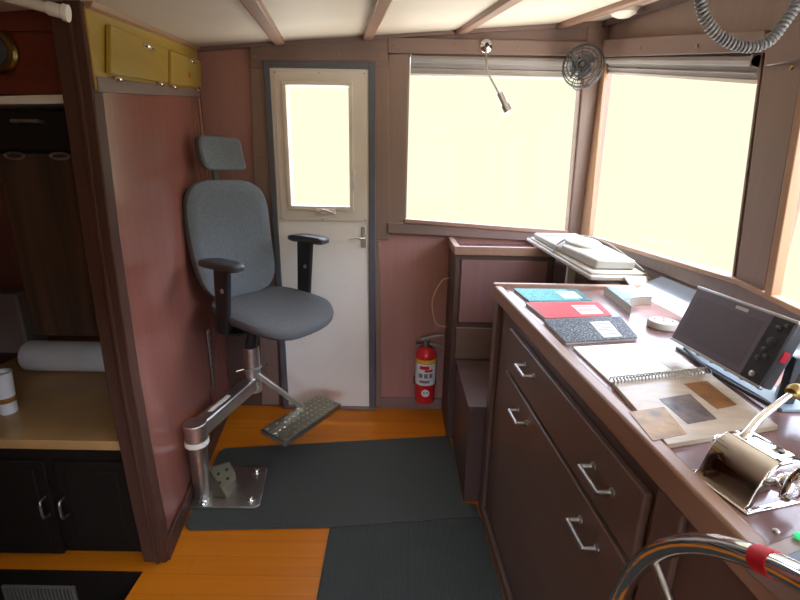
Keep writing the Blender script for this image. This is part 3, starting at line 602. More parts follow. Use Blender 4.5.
# slotted steel strip on the partition behind the chair
mb = MB(); a = wallpt(206, 331, .002); b = wallpt(214, 388, .002)
c = (a+b)/2; zs = abs(a.z-b.z)/2
sp = empty('slotted_strip', c, 'narrow slotted steel strip upright on the partition behind the chair pedestal', 'bracket')
mb = MB(); mb.prism([DW*a2+Vector((0, 0, b2)) for a2, b2 in ((-.02, -zs), (.02, -zs), (.02, zs), (-.02, zs))], NW*.008); st_ = mb.build('strip', 'steel', sp, bevel=.002)
for k in range(9): mb = MB(); z = -zs*.85+k*zs*1.7/8; mb.prism([DW*a2+Vector((0, 0, z+b2))+NW*.008 for a2, b2 in ((-.008, -.006), (.008, -.006), (.008, .006), (-.008, .006))], NW*.0006); mb.build('slot', 'black', sp)

# ================================================================ FIRE EXTINGUISHER and wire
fx = empty('fire_extinguisher', (.165, 2.552, .105), 'red fire extinguisher with white label hung low on the side wall', 'fire extinguisher')
mb = MB(); mb.lathe([(.03, 0), (.050, .004), (.055, .015), (.055, .285), (.050, .302), (.030, .322), (.020, .328)], n=32); bd = mb.build('cylinder', 'red', fx, smooth=True)
mb = MB(); mb.lathe([(.0556, .12), (.0556, .245), (.0562, .245), (.0562, .12)], n=32); lb_ = mb.build('label', 'towel', bd, smooth=True); lb_['label'] = 'white instruction label'
mb = MB(); mb.lathe([(.0556, .248), (.0556, .268), (.0562, .268), (.0562, .248)], n=32); mb.build('yellow_band', 'yellowstrip', bd, smooth=True)
def band(a0, a1, z0, z1, r, name, m, par):
    mb = MB(); n = 8; P = [(a0+(a1-a0)*k/n) for k in range(n+1)]
    mb.rings([[(r*math.cos(t), r*math.sin(t), z0), ((r+.0006)*math.cos(t), (r+.0006)*math.sin(t), z0), ((r+.0006)*math.cos(t), (r+.0006)*math.sin(t), z1), (r*math.cos(t), r*math.sin(t), z1)] for t in P]); return mb.build(name, m, par)
for a0, a1, z0, z1, m_ in ((-2.2, -1.3, .215, .235, 'redtape'), (-1.7, -.9, .200, .213, 'redtape'), (-2.3, -1.9, .165, .19, 'ink'), (-1.75, -1.4, .165, .19, 'ink'), (-1.25, -.9, .165, .19, 'ink'), (-2.2, -1.2, .135, .15, 'ink')):
    band(a0, a1, z0, z1, .0563, 'print_block', m_, lb_)
mb = MB(); mb.lathe([(.022, 0), (.022, .001)], (.0, -.0548, .075), 20, (0, -1, 0)); rd = mb.build('round_sticker', 'towel', bd)
for x in (-.008, .008): mb = MB(); mb.lathe([(.005, 0), (.005, .0008)], (x, -.0562, .078), 10, (0, -1, 0)); mb.build('sticker_print', 'ink', rd)
mb = MB(); mb.cyl((0, 0, .32), (0, 0, .365), .018, 16); vv = mb.build('valve', 'steel', fx, smooth=True)
mb = MB(); mb.prism([(-.03, -.012, .362), (.09, -.012, .395), (.09, -.012, .405), (-.035, -.012, .378)], (0, .024, 0)); mb.build('squeeze_lever', 'steel', vv, bevel=.002)
mb = MB(); mb.prism([(-.01, -.010, .345), (.085, -.010, .325), (.088, -.010, .334), (-.01, -.010, .358)], (0, .020, 0)); mb.build('carry_handle', 'steel', vv, bevel=.002)
mb = MB(); mb.cyl((0, 0, .35), (-.055, -.01, .352), .008, 10); mb.build('nozzle', 'black', vv, smooth=True)
mb = MB(); mb.box((-.03, .054, .05), (.03, .084, .30)); mb.box((-.062, .0, .10), (-.056, .06, .125)); mb.box((-.062, .052, .10), (.062, .058, .125)); mb.box((.056, .0, .10), (.062, .06, .125)); mb.build('wall_bracket', 'black', fx)
fx.scale = (1.13, 1.13, 1.12)
mb = MB(); a = PY(443, 280, 2.55); mb.tube(spline([Vector((.2848, 2.55, a.z+.012)), a, PY(436, 290, 2.55), PY(432, 303, 2.55), PY(434, 318, 2.56), PY(438, 325, 2.57), Vector((.2848, 2.57, PY(438, 325, 2.57).z-.01))]), .0042, 8); tag(mb.build('loose_wire', 'tan', smooth=True), 'thin tan wire looping down the side of the corner cabinet', 'wire')

# ================================================================ CORNER CABINET and step locker
cc = empty('corner_cabinet', (.5, 2.45, 0), 'tall mahogany corner cabinet with open rimmed top below the side window', 'cabinet'); co = (.5, 2.45, 0)
lb('body', 'shade', (.285, 2.30, 0), (.80, 2.645, 1.085), cc, co)
for lo, hi in (((.275, 2.285, 1.085), (.81, 2.31, 1.13)), ((.275, 2.31, 1.085), (.305, 2.645, 1.13)), ((.78, 2.31, 1.085), (.81, 2.645, 1.13))): lb('top_rim', 'lip', lo, hi, cc, co)
lb('front_panel', 'panel2', (.315, 2.29, .72), (.76, 2.301, 1.06), cc, co); lb('top_board', 'top', (.305, 2.31, 1.085), (.78, 2.645, 1.09), cc, co); lb('front_panel', 'drawer', (.305, 2.286, .51), (.76, 2.30, .69), cc, co)
for z in (1.03, .93, .2): mb = MB(); mb.lathe([(.006, 0), (.006, .002)], (.285-.5, -.06, z), 10, (-1, 0, 0)); mb.build('screw_head', 'brass', cc)
sl = empty('step_locker', (.6, 2.0, 0), 'low dark locker between corner cabinet and chart table', 'locker'); so = (.6, 2.0, 0)
lb('body', 'shade', (.315, 1.78, 0), (.80, 2.285, .49), sl, so); lb('lid', 'shade', (.31, 1.775, .49), (.80, 2.285, .505), sl, so)
mb = MB(); mb.lathe([(.007, 0), (.007, .004)], (.318-.6, .18, .43), 10, (-1, 0, 0)); mb.build('screw_head', 'steel', sl)
# window bench behind the chart table
wbn = empty('window_bench', (.97, 2.2, 0), 'mahogany bench shelf below the windscreen beyond the chart table', 'bench'); wo = (.97, 2.2, 0)
lb('bench_top', 'top', (.86, 1.795, 1.02), (XF-.003, 2.645, 1.05), wbn, wo); lb('bench_front', 'drawer_z', (.87, 1.795, 0), (XF-.004, 2.645, 1.02), wbn, wo)

mb = MB(); mb.prism([Vector((.93, 1.797, 1.0505))-Vector(wo), Vector((XF-.003, 1.797, 1.0505))-Vector(wo), Vector((XF-.003, 1.797, 1.076))-Vector(wo)], (0, .845, 0)); cv2 = mb.build('glare_strip', 'cove', wbn); cv2['label'] = 'pale blue grey sloping strip standing in for glare along the back of the bench'  # added wedge carrying the painted glare on past the table end
# ================================================================ CHART TABLE with drawers
def ex(y): return .378+(1.76-y)*.045              # plan line of the table edge
ct = empty('chart_table', (.74, .8, 0), 'long mahogany chart table with raised edge and drawers along the right side', 'table'); to = Vector((.74, .8, 0))
Y0, Y1 = -.9, 1.765
mb = MB(); mb.prism([Vector((ex(Y0)+.03, Y0, 1.025))-to, Vector((XF-.003, Y0, 1.025))-to, Vector((XF-.003, Y1+.02, 1.025))-to, Vector((ex(Y1)+.03, Y1, 1.025))-to], (0, 0, .025)); mb.build('table_top', 'top', ct)
mb = MB(); mb.prism([Vector((ex(Y0), Y0, 1.005))-to, Vector((ex(Y0)+.032, Y0, 1.005))-to, Vector((ex(Y1)+.032, Y1, 1.005))-to, Vector((ex(Y1), Y1, 1.005))-to], (0, 0, .055)); mb.build('side_lip', 'lip', ct, bevel=.006)
mb = MB(); mb.box(Vector((ex(Y1), Y1-.008, 1.005))-to, Vector((1.045, Y1+.018, 1.068))-to); mb.build('end_lip', 'lip', ct, bevel=.005)
mb = MB(); mb.prism([Vector((.93, -.9, 1.0505))-to, Vector((XF-.003, -.9, 1.0505))-to, Vector((XF-.003, -.9, 1.105))-to], (0, 2.68, 0)); cvv = mb.build('glare_strip', 'cove', ct); cvv['label'] = 'pale blue grey sloping strip standing in for glare along the back of the table'  # added wedge, glare painted as a pale surface beside the windscreen
fo = .022                                         # carcass set back under the lip
mb = MB(); mb.prism([Vector((ex(Y0)+fo, Y0, 0))-to, Vector((XF-.004, Y0, 0))-to, Vector((XF-.004, Y1-.01, 0))-to, Vector((ex(Y1)+fo, Y1-.01, 0))-to], (0, 0, 1.005)); mb.build('carcass', 'drawer_z', ct)
def face(y0, y1, z0a, z0b, z1a, z1b, out0, out1, name, m, par=ct, bevel=.004):
    """board on the aft face between y0 (far) and y1 (near)"""
    mb = MB(); P = [(y0, z0a), (y1, z0b), (y1, z1b), (y0, z1a)]
    mb.prism([Vector((ex(y)+fo-out1, y, z))-to for y, z in P], (out1-out0, 0, 0)); return mb.build(name, m, par, bevel=bevel)
def onface(px, py): return PL(px, py, (ex(1.76)+fo-.016, 1.76), (ex(0)+fo-.016, 0))
p = [onface(509, 327), onface(650, 499), onface(507, 371), onface(627, 562)]
zt1, zt2 = (p[0].z+p[1].z)/2, (p[2].z+p[3].z)/2; yf, yn = (p[0].y+p[2].y)/2, (p[1].y+p[3].y)/2
face(Y1-.012, Y1-.075, .0, .0, 1.0, 1.0, 0, .018, 'stile', 'drawer_z')
face(yn-.02, yn-.085, .0, .0, 1.0, 1.0, 0, .012, 'stile', 'drawer_z')
face(Y1-.012, Y0, .0, .0, .05, .05, 0, .02, 'plinth', 'drawer')
dr1 = face(yf, yn, zt2+.012, zt2+.012, zt1, zt1, 0, .018, 'drawer', 'drawer')
dr2 = face(yf+.005, yn, .10, .10, zt2-.004, zt2-.004, 0, .018, 'drawer', 'drawer')
for (pa, pb), par in ((((516, 366), (531, 376)), dr1), (((588, 468), (606, 491)), dr1), (((508, 411), (524, 423)), dr2), (((574, 523), (592, 546)), dr2)):
    a, b = onface(pa[0]+7, pa[1]), onface(pb[0]+7, pb[1]); z = (a.z+b.z)/2; a.z = b.z = z; a.x -= .001; b.x -= .001
    cm = (a+b)/2; a = cm+(a-b).normalized()*.041; b = cm-(a-cm)
    oo_ = Vector((-.032, 0, 0)); mb = MB(); mb.tube([a-to, a+oo_-to, b+oo_-to, b-to], .0055, 10); hd = mb.build('handle', 'steel', par, smooth=True)
    for e_ in (a, b): mb = MB(); mb.lathe([(.010, 0), (.010, .004), (.007, .006)], e_-to, 14, (-1, 0, 0)); mb.build('handle_foot', 'steel', hd, smooth=True)

# ---- things lying on the chart table
ZT0 = 1.0505
def flat(pts, z0, th, name, m, par, off=Vector((0, 0, 0)), bevel=0):
    mb = MB(); mb.prism([Vector((x, y, z0))-off for x, y in pts], (0, 0, th)); return mb.build(name, m, par, bevel=bevel)
def bil(Q, u, v):
    a = Vector(Q[0])*(1-u)+Vector(Q[1])*u; b = Vector(Q[3])*(1-u)+Vector(Q[2])*u; return a*(1-v)+b*v
def patch(Q, u0, u1, v0, v1): return [bil(Q, u0, v0), bil(Q, u1, v0), bil(Q, u1, v1), bil(Q, u0, v1)]
def notebook(Q, m, label, lab, spine, z0=ZT0):
    o = sum((Vector(p) for p in Q), Vector((0, 0)))/4; off = Vector((o.x, o.y, z0))
    e = empty('notebook', off, label, 'notebook', 'composition notebooks on the chart table')
    flat(patch(Q, .01, .99, .02, .98), z0+.0, .007, 'pages', 'paper', e, off)
    cv = flat(Q, z0+.007, .0015, 'cover', m, e, off)
    flat(patch(Q, *spine), z0+.0086, .0004, 'spine_tape', 'blackbook' if m == 'blackbook' else 'tealdark' if m == 'teal' else 'ink', cv, off)
    lbq = patch(Q, *lab); flat(lbq, z0+.0086, .0006, 'title_label', 'paper', cv, off)
    for v in (.14, .24, .42, .52, .62, .80): flat(patch(lbq, .10, .90, v, v+.035), z0+.0093, .0002, 'printed_line', 'ink' if m != 'redbook' else 'redtape', cv, off)
    return e
T_ = [(.447, 1.722), (.70, 1.728), (.695, 1.568), (.462, 1.548)]
notebook(T_, 'teal', 'teal marbled composition notebook, farthest of the three on the chart table', (.60, .90, .22, .84), (.82, 1, 0, 1))
R_ = [(.441, 1.528), (.709, 1.545), (.690, 1.392), (.459, 1.349)]
notebook(R_, 'redbook', 'bright red composition notebook between the teal and the black ones', (.57, .90, .24, .86), (0, .02, 0, 1))
K_ = [(.449, 1.339), (.711, 1.383), (.672, 1.190), (.452, 1.141)]
kb_ = notebook(K_, 'blackbook', 'black speckled composition notebook nearest the open catalogue', (.54, .80, .22, .92), (0, .01, 0, 1))
# open ring-bound catalogue
A_ = [(.462, 1.118), (.705, 1.165), (.718, .970), (.470, .908)]; B_ = [(.470, .900), (.720, .960), (.700, .735), (.458, .668)]
off = Vector((.59, .92, ZT0)); cg = empty('open_catalogue', off, 'open ring-bound catalogue in clear plastic showing three photographs', 'catalogue')
flat(A_, ZT0, .006, 'upper_page', 'page_white', cg, off, .001)
for p_, hgt in (((.0, .0), .0),):
    flat(patch(A_, .72, .98, .62, .97), ZT0+.0062, .0004, 'faded_picture', 'page', cg, off)
lp = flat(B_, ZT0, .010, 'lower_page', 'page', cg, off, .001)
def onpage(pts): return [PZ(x, y, ZT0+.0102).xy for x, y in pts]
for pts, m_, nm in (([(684, 384), (707, 381), (737, 405), (717, 409)], 'photo_brown', 'photograph'), ([(659, 399), (690, 394), (717, 419), (688, 424)], 'photo_dark', 'photograph'), ([(629, 412), (664, 407), (687, 434), (653, 441)], 'photo_amber', 'photograph')):
    flat(onpage(pts), ZT0+.0102, .0005, nm, m_, lp, off)
mb = MB()
for k in range(30):
    p_ = (Vector(A_[3])*(1-k/29)+Vector(A_[2])*(k/29)); p2 = (Vector(B_[0])*(1-k/29)+Vector(B_[1])*(k/29)); m_ = (p_+p2)/2; dd = (p_-p2).normalized(); r_ = .012
    mb.tube([Vector((m_.x, m_.y, ZT0+.008))+Vector((dd.x*r_*math.cos(t), dd.y*r_*math.cos(t), r_*math.sin(t)))-off for t in [PI*j/6 for j in range(7)]], .0016, 6)
mb.build('ring_binding', 'steel', cg, smooth=True)
# pale pad with a scooped end
Q = [(.795, 1.70), (.915, 1.745), (.900, 1.55), (.765, 1.425)]
off = Vector((.84, 1.6, ZT0)); pd = empty('note_pad', off, 'thick pale block of notes with scooped end near the windscreen', 'pad')
n_ = 10; bot = []; far_ = [Vector(Q[0]), Vector(Q[1])]
ne = [Vector(Q[3])*(1-k/n_)+Vector(Q[2])*(k/n_) for k in range(n_+1)]; nn = Vector((-.04, .16)).normalized()
ne = [p_+Vector((-.02, .035))*math.sin(PI*k/n_) for k, p_ in enumerate(ne)]
fe = [Vector(Q[0])*(1-k/n_)+Vector(Q[1])*(k/n_)+Vector((.02, -.02))*math.sin(PI*k/n_) for k in range(n_+1)]
mb = MB(); mb.prism([Vector((p_.x, p_.y, ZT0))-off for p_ in ne[::1]]+[Vector((p_.x, p_.y, ZT0))-off for p_ in fe[::-1]], (0, 0, .028)); mb.build('sheets', 'puck', pd)
mb = MB(); mb.prism([Vector((p_.x, p_.y, ZT0+.028))-off for p_ in ne[::1]]+[Vector((p_.x, p_.y, ZT0+.028))-off for p_ in fe[::-1]], (0, 0, .002)); mb.build('printed_cover', 'pad', pd)
# round ivory puck
off = Vector((.805, 1.305, ZT0)); pk = empty('round_tin', off, 'flat round ivory dish beside the screen', 'tin')
mb = MB(); mb.lathe([(.040, 0), (.044, .004), (.044, .018), (.041, .022), (.01, .023)], n=36); mb.build('dish', 'puck', pk, smooth=True)
for x, y in ((-.02, .015), (.012, .022), (.0, .0), (.022, -.01)): mb = MB(); mb.lathe([(.003, .0222), (.003, .024)], (x, y, 0), 10); mb.build('stud', 'gold', pk)

# chart plotter: tilted display on a flat bracket
BLc, BRc = Vector((.697, 1.083, 1.098)), Vector((.716, .813, 1.098))
TLc = PL(703, 288, (.697+.045, 1.083), (.716+.045, .813)); TRc = PL(797, 323, (.697+.045, 1.083), (.716+.045, .813))
xv = (BRc-BLc).normalized(); zc_ = ((TLc+TRc)/2-(BLc+BRc)/2); zv = (zc_-xv*zc_.dot(xv)).normalized(); yv = zv.cross(xv)   # yv points away from viewer
W_ = .272; H_ = zc_.length; cc_ = (BLc+BRc)/2
cp_ = empty('chart_plotter', cc_, 'wide dark chart plotter screen tilted on a bracket on the chart table', 'chart plotter')
cp_.rotation_euler = Matrix((xv, yv, zv)).transposed().to_euler()
sh_ = (((TLc+TRc)/2-cc_).dot(xv))
def lbx(name, m, lo, hi, par, bevel=.002): mb = MB(); mb.box(lo, hi); return mb.build(name, m, par, bevel=bevel)
# orientation check: yv should point to +X (away)
SGN = 1 if yv.x > 0 else -1
def ly(a, b): return (min(a*SGN, b*SGN), max(a*SGN, b*SGN))
y_ = ly(0, .03); body = lbx('housing', 'darkgrey', (-W_/2, y_[0], 0), (W_/2, y_[1], H_), cp_, .005)
y_ = ly(-.002, .002); lbx('bezel', 'alu', (-W_/2-.002, y_[0]-.0005, -.003), (W_/2+.002, y_[1], .003), body, .001); lbx('bezel', 'alu', (-W_/2-.002, y_[0]-.0005, H_-.003), (W_/2+.002, y_[1], H_+.003), body, .001)
y_ = ly(-.003, .001); lbx('front_glass', 'screen', (-W_/2+.002, y_[0], .003), (W_/2-.05, y_[1], H_-.003), body, .001)
y_ = ly(-.0036, -.0028); lbx('display_area', 'screen_dark', (-W_/2+.018, y_[0], .018), (W_/2-.062, y_[1], H_-.022), body, 0)
y_ = ly(-.003, .001); kp = lbx('key_panel', 'black', (W_/2-.05, y_[0], .003), (W_/2-.002, y_[1], H_-.003), body, .001)
for i, (x, z, r_) in enumerate(((.0, .020, .006), (-.008, .058, .005), (.006, .066, .005), (-.004, .080, .006), (.0, .102, .009), (.0, .135, .006), (.012, .145, .004))):
    mb = MB(); mb.lathe([(r_, 0), (r_, .003), (r_*.6, .004)], (W_/2-.026+x, -.003*SGN, z*H_/.16), 14, (0, -SGN, 0)); mb.build('button' if r_ < .01 else 'dial', 'darkgrey' if i != 0 else 'alu', kp, smooth=True)
y_ = ly(-.0042, -.003); lbx('badge', 'alu', (-.005, y_[0], H_-.016), (.028, y_[1], H_-.009), body, 0)
y_ = ly(.006, .020); s_t = lbx('red_tag', 'redtape', (W_/2-.001, y_[0], .060), (W_/2+.002, y_[1], .082), body, 0); s_t['label'] = 'small red tag'
# bracket on the table (upright in the world)
off = Vector((.80, 1.0, ZT0)); br = empty('plotter_bracket', off, 'long grey drilled mounting bracket under the chart plotter', 'bracket')
lo_ = [(.742, 1.13), (.812, 1.12), (.83, .80), (.76, .80)]
flat(lo_, ZT0, .008, 'base_strip', 'plate', br, off, .002)
mb = MB()
for k in range(6): p_ = Vector((.765, 1.07))*(1-k/5)+Vector((.785, .84))*(k/5); mb.lathe([(.005, .008), (.005, .0095)], Vector((p_.x, p_.y, 0))-Vector((off.x, off.y, 0)), 10); mb.lathe([(.004, .008), (.004, .0095)], Vector((p_.x+.022, p_.y+.012, 0))-Vector((off.x, off.y, 0)), 10)
mb.build('screw_holes', 'black', br)
for y0_ in (1.095, .83):
    mb = MB(); mb.box(Vector((.775, y0_-.012, ZT0+.008))-off, Vector((.80, y0_+.006, 1.16))-off); mb.build('upright', 'black', br, bevel=.003)
mb = MB(); mb.tube(spline([Vector((.755, 1.11, ZT0+.010))-off, Vector((.738, 1.0, ZT0+.006))-off, Vector((.742, .9, ZT0+.006))-off, Vector((.748, .80, ZT0+.010))-off]), .005, 8); mb.build('cable', 'black', br, smooth=True)
# second instrument at the frame's edge
e2 = Vector((.745, .745, 1.10)); i2 = empty('instrument_display', e2, 'second dark instrument at the right edge beside the chart plotter', 'instrument')
i2.rotation_euler = cp_.rotation_euler
y_ = ly(0, .045); b2 = lbx('housing', 'darkgrey', (-.04, y_[0], 0), (.14, y_[1], .10), i2, .006)
y_ = ly(-.003, .001); lbx('front_glass', 'screen', (-.034, y_[0], .006), (.134, y_[1], .094), b2, .001)
c = Vector((-.03, -.006*SGN, .085)); mb = MB(); mb.lathe([(.008, 0), (.008, .008), (.004, .010)], c, 12, (0, -SGN, 0)); s = mb.build('red_button', 'redtape', b2, smooth=True)
y_ = ly(.01, .04); lbx('pedestal', 'black', (.03, y_[0], -.05), (.07, y_[1], 0), i2, .003)
c = PZ(771, 392, 1.06); mb = MB(); mb.lathe([(.018, -.0095), (.018, .012), (.014, .03), (.010, .034)], (c.x+.02, c.y-.015, 1.06), 20); tag(mb.build('cable_gland', 'cream', smooth=True), 'small cream cable fitting between the plotter and second instrument', 'fitting')

# throttle control: polished housing with two levers
TO = Vector((.530, .578, ZT0)); th = empty('throttle_control', TO, 'polished chrome twin-lever throttle control on the chart table', 'throttle', rz=math.radians(15))
Rt = Matrix.Rotation(-math.radians(15), 3, 'Z')
def TL(p): return Rt @ (Vector(p)-TO)
prof = [(-.058, 0), (-.058, .004), (-.052, .010), (-.044, .034), (-.032, .060), (-.014, .071), (.026, .069), (.045, .055), (.056, .028), (.063, .008), (.068, .004), (.068, 0)]
mb = MB(); rr = []
for y, s2 in ((-.043, .92), (-.040, 1.0), (.040, 1.0), (.043, .92)): rr.append([(x*s2, y, z*s2) for x, z in prof])
mb.rings(rr); hs_ = mb.build('housing', 'chrome', th, smooth=True, bevel=.003)
mb = MB(); mb.box((-.062, -.048, 0), (.072, .048, .003)); mb.build('flange', 'chrome', hs_, bevel=.002)
mb = MB(); mb.box((-.012, -.032, .069), (.026, .032, .0715)); tpl = mb.build('top_plate', 'chrome', hs_, bevel=.001)
for x, y in ((.014, -.022), (.014, .022)): mb = MB(); mb.lathe([(.004, .0), (.004, .002)], (x, y, .0715), 10); mb.build('screw', 'darkgrey', tpl)
for sg, pts_ in ((1, [TL(PZ(*q)) for q in ((742, 438, 1.118), (760, 418, 1.14), (780, 402, 1.16), (794, 392, 1.172))]), (-1, [TL(PZ(*q)) for q in ((785, 497, 1.10), (793, 480, 1.125), (803, 470, 1.145), (822, 455, 1.165))])):
    mb = MB(); mb.lathe([(.017, .040), (.017, .056), (.013, .064), (.005, .066)], (.006, 0, .036), 20, (0, sg, 0)); hb = mb.build('lever_hub', 'chrome', th, smooth=True)
    p0_ = Vector((.006, .054*sg, .036)); P_ = spline([p0_]+pts_, 8); mb = MB(); mb.tube(P_, [.0075-.003*k/(len(P_)-1) for k in range(len(P_))], 10); lv = mb.build('lever', 'chrome', hb, smooth=True)
    mb = MB(); tip = pts_[-1]; dd = (pts_[-1]-pts_[-2]).normalized(); mb.lathe([(.003, -.010), (.010, -.006), (.0125, .002), (.010, .011), (.003, .015)], tip, 18, tuple(dd)); kn = mb.build('lever_knob', 'brass' if sg > 0 else 'chrome', hb, smooth=True)
# angled control panel by the wheel
cpn = [PZ(737, 547, 1.08), PZ(800, 512, 1.08)]
off = Vector((.55, .33, ZT0)); sp_ = empty('switch_panel', off, 'dark switch panel in a brown wooden frame beside the throttle', 'panel')
Qp = [(cpn[0].x+.012, cpn[0].y-.005), (.60, cpn[0].y+.065), (.66, .20), (.475, .14)]
flat(Qp, ZT0, .030, 'wooden_frame', 'frame', sp_, off, .003)
fp = flat(patch(Qp, .10, .92, .07, .93), ZT0+.0302, .003, 'face_plate', 'seal', sp_, off, .001)
for px_, py_, m_, r_ in ((776, 532, 'steel', .004), (801, 537, 'green', .007)):
    p_ = PZ(px_, py_, ZT0+.034); mb = MB(); mb.lathe([(r_, 0), (r_, .003), (r_*.5, .005)], Vector((p_.x, p_.y, ZT0+.033))-off, 14); mb.build('screw' if m_ == 'steel' else 'indicator_lamp', m_, fp, smooth=True)

# steering wheel in front of the drawers
WX = .355; wc_ = Vector((WX, .215, .80))
swl = empty('steering_wheel', wc_, 'stainless steering wheel with a red tape mark at lower right', 'steering wheel')
pts = [PX(*p, WX) for p in ((618, 600), (634, 570), (655, 553), (678, 545), (705, 544), (740, 551), (770, 563), (800, 577))]
# circle fit
import itertools
def circ(p1, p2, p3):
    ax, ay, bx, by, cx, cy = p1.y, p1.z, p2.y, p2.z, p3.y, p3.z; d = 2*(ax*(by-cy)+bx*(cy-ay)+cx*(ay-by))
    ux = ((ax*ax+ay*ay)*(by-cy)+(bx*bx+by*by)*(cy-ay)+(cx*cx+cy*cy)*(ay-by))/d; uy = ((ax*ax+ay*ay)*(cx-bx)+(bx*bx+by*by)*(ax-cx)+(cx*cx+cy*cy)*(bx-ax))/d
    return ux, uy, math.hypot(ax-ux, ay-uy)
uy_, uz_, ur_ = circ(pts[0], pts[3], pts[6])
swl.location = (WX, uy_, uz_); RW = ur_
mb = MB(); mb.tube([(0, RW*math.cos(2*PI*k/96), RW*math.sin(2*PI*k/96)) for k in range(96)], .0125, 14, closed=True); rim = mb.build('rim', 'chrome', swl, smooth=True)
tp = PX(768, 563, WX); ta = math.atan2(tp.z-uz_, tp.y-uy_)
mb = MB(); mb.tube([(0, RW*math.cos(ta+s3), RW*math.sin(ta+s3)) for s3 in [(-1+k/3)*.026 for k in range(7)]], .0131, 14); s = mb.build('tape_mark', 'redtape', rim, smooth=True); s['label'] = 'red tape wrapped round the rim'
sa = PX(655, 566, WX); a0_ = math.atan2(sa.z-uz_, sa.y-uy_)
for k in range(5):
    a_ = a0_+k*2*PI/5; mb = MB(); mb.tube(spline([(0, (RW-.004)*math.cos(a_), (RW-.004)*math.sin(a_)), (.012, RW*.55*math.cos(a_), RW*.55*math.sin(a_)), (.02, .03*math.cos(a_), .03*math.sin(a_))], 6), .0065, 10); mb.build('spoke', 'steel', swl, smooth=True)
mb = MB(); mb.lathe([(.02, -.02), (.042, -.012), (.045, .01), (.03, .03), (.02, .035), (.02, .072)], (0, 0, 0), 28, (1, 0, 0)); mb.build('hub', 'chrome', swl, smooth=True)

# ================================================================ WHITE PLASTIC UNIT at the far end of the table
def dev(px, py, y): return PY(px, py, y)
YF_, YN_ = 2.42, 1.80
fl_, fr2 = PY(526, 241, YF_), PY(574, 237, YF_); nl_, nr_ = PY(590, 281, YN_), PY(652, 277, YN_)
nl_.z = nr_.z = max(nl_.z, 1.0775); fr2.z = fl_.z
lx = (nl_+nr_)/2; ly_ = (fl_+fr2)/2; du = (ly_-lx); LEN = du.length; dun = du.normalized(); dr_ = Vector((nr_.x-nl_.x, 0, 0)).normalized(); dup_ = dr_.cross(dun).normalized()
wn, wfr = (nr_-nl_).length, (fr2-fl_).length
wu = empty('folded_unit', lx, 'long white moulded plastic unit with cable, propped over the far table edge', 'appliance')
def D(u, v, w_):                                   # u across -.5..+.5, v along 0..1, w_ height
    ww = wn*(1-v)+wfr*v; c_ = (lx+du*v)-Vector(wu.location); return c_+dr_*(u*ww)+dup_*w_
mb = MB(); mb.prism([D(-.5, 0, 0), D(.5, 0, 0), D(.5, 1, 0), D(-.5, 1, 0)], dup_*.018); bs = mb.build('base_tray', 'unit', wu, bevel=.005)
mb = MB(); mb.prism([D(-.46, .03, .016), D(.48, .03, .016), D(.48, .97, .016), D(-.46, .97, .016)], dup_*.012); mb.build('middle_layer', 'puck', wu, bevel=.004)
mb = MB(); mb.prism([D(-.30, .10, .028), D(.36, .10, .028), D(.40, .50, .028), D(-.40, .50, .028)], dup_*.042); mb.build('upper_block', 'unit', wu, bevel=.008)
mb = MB(); mb.prism([D(-.44, .52, .028), D(.44, .52, .028), D(.44, .93, .028), D(-.44, .93, .028)], dup_*.030); ub = mb.build('vented_cover', 'unit', wu, bevel=.008)
mb = MB()
for k in range(18): u = -.38+k*.042; mb.prism([D(u, .80, 0.0585), D(u+.016, .80, 0.0585), D(u+.016, .88, 0.0585), D(u, .88, 0.0585)], dup_*.0008)
mb.build('vent_slots', 'ink', ub)
rr = []
mb = MB(); mb.rings([[D(.0+a*.28*s2, .50+b*.14*s2, w_) for a, b in superell(2, 2, 2.2, 32)] for s2, w_ in ((1, .058), (1, .082), (.85, .090), (.3, .093))]); mb.build('oval_lid', 'unit', wu, smooth=True)
mb = MB(); mb.tube(spline([D(-.5, .52, .022), D(-.38, .56, .060), D(-.15, .62, .075), D(.2, .66, .085), D(.46, .52, .075), D(.49, .25, .05), D(.44, .05, .034)]), .0045, 8); mb.build('cable', 'grille', wu, smooth=True)
mb = MB(); mb.prism([D(.02, 0, .015), D(.40, 0, .015), D(.40, -.03, .0), D(.38, -.06, -.012), D(.06, -.06, -.012)], dup_*.010); mb.build('front_tab', 'unit', wu, bevel=.004)
for u, v, nm in ((-.38, .86, 'leg'), (-.28, .40, 'leg')):
    p_ = D(u, v, 0); z0 = .506 if 1 else 0; mb = MB(); a = p_+Vector(wu.location)
    zb = 1.091 if a.y > 2.29 else .506
    mb.prism([Vector((a.x-.02, a.y-.012, zb))-Vector(wu.location), Vector((a.x+.02, a.y-.012, zb))-Vector(wu.location), Vector((a.x+.02, a.y+.012, zb))-Vector(wu.location), Vector((a.x-.02, a.y+.012, zb))-Vector(wu.location)], (0, 0, a.z-zb+.004)); mb.build(nm, 'unit', wu, bevel=.003)
for k in range(6): mb = MB(); a = D(-.505, .12+.15*k, .003); mb.prism([a, D(-.505, .14+.15*k, .003), D(-.505, .14+.15*k, .013), D(-.505, .12+.15*k, .013)], -dr_*.003); mb.build('side_clip', 'puck', wu)

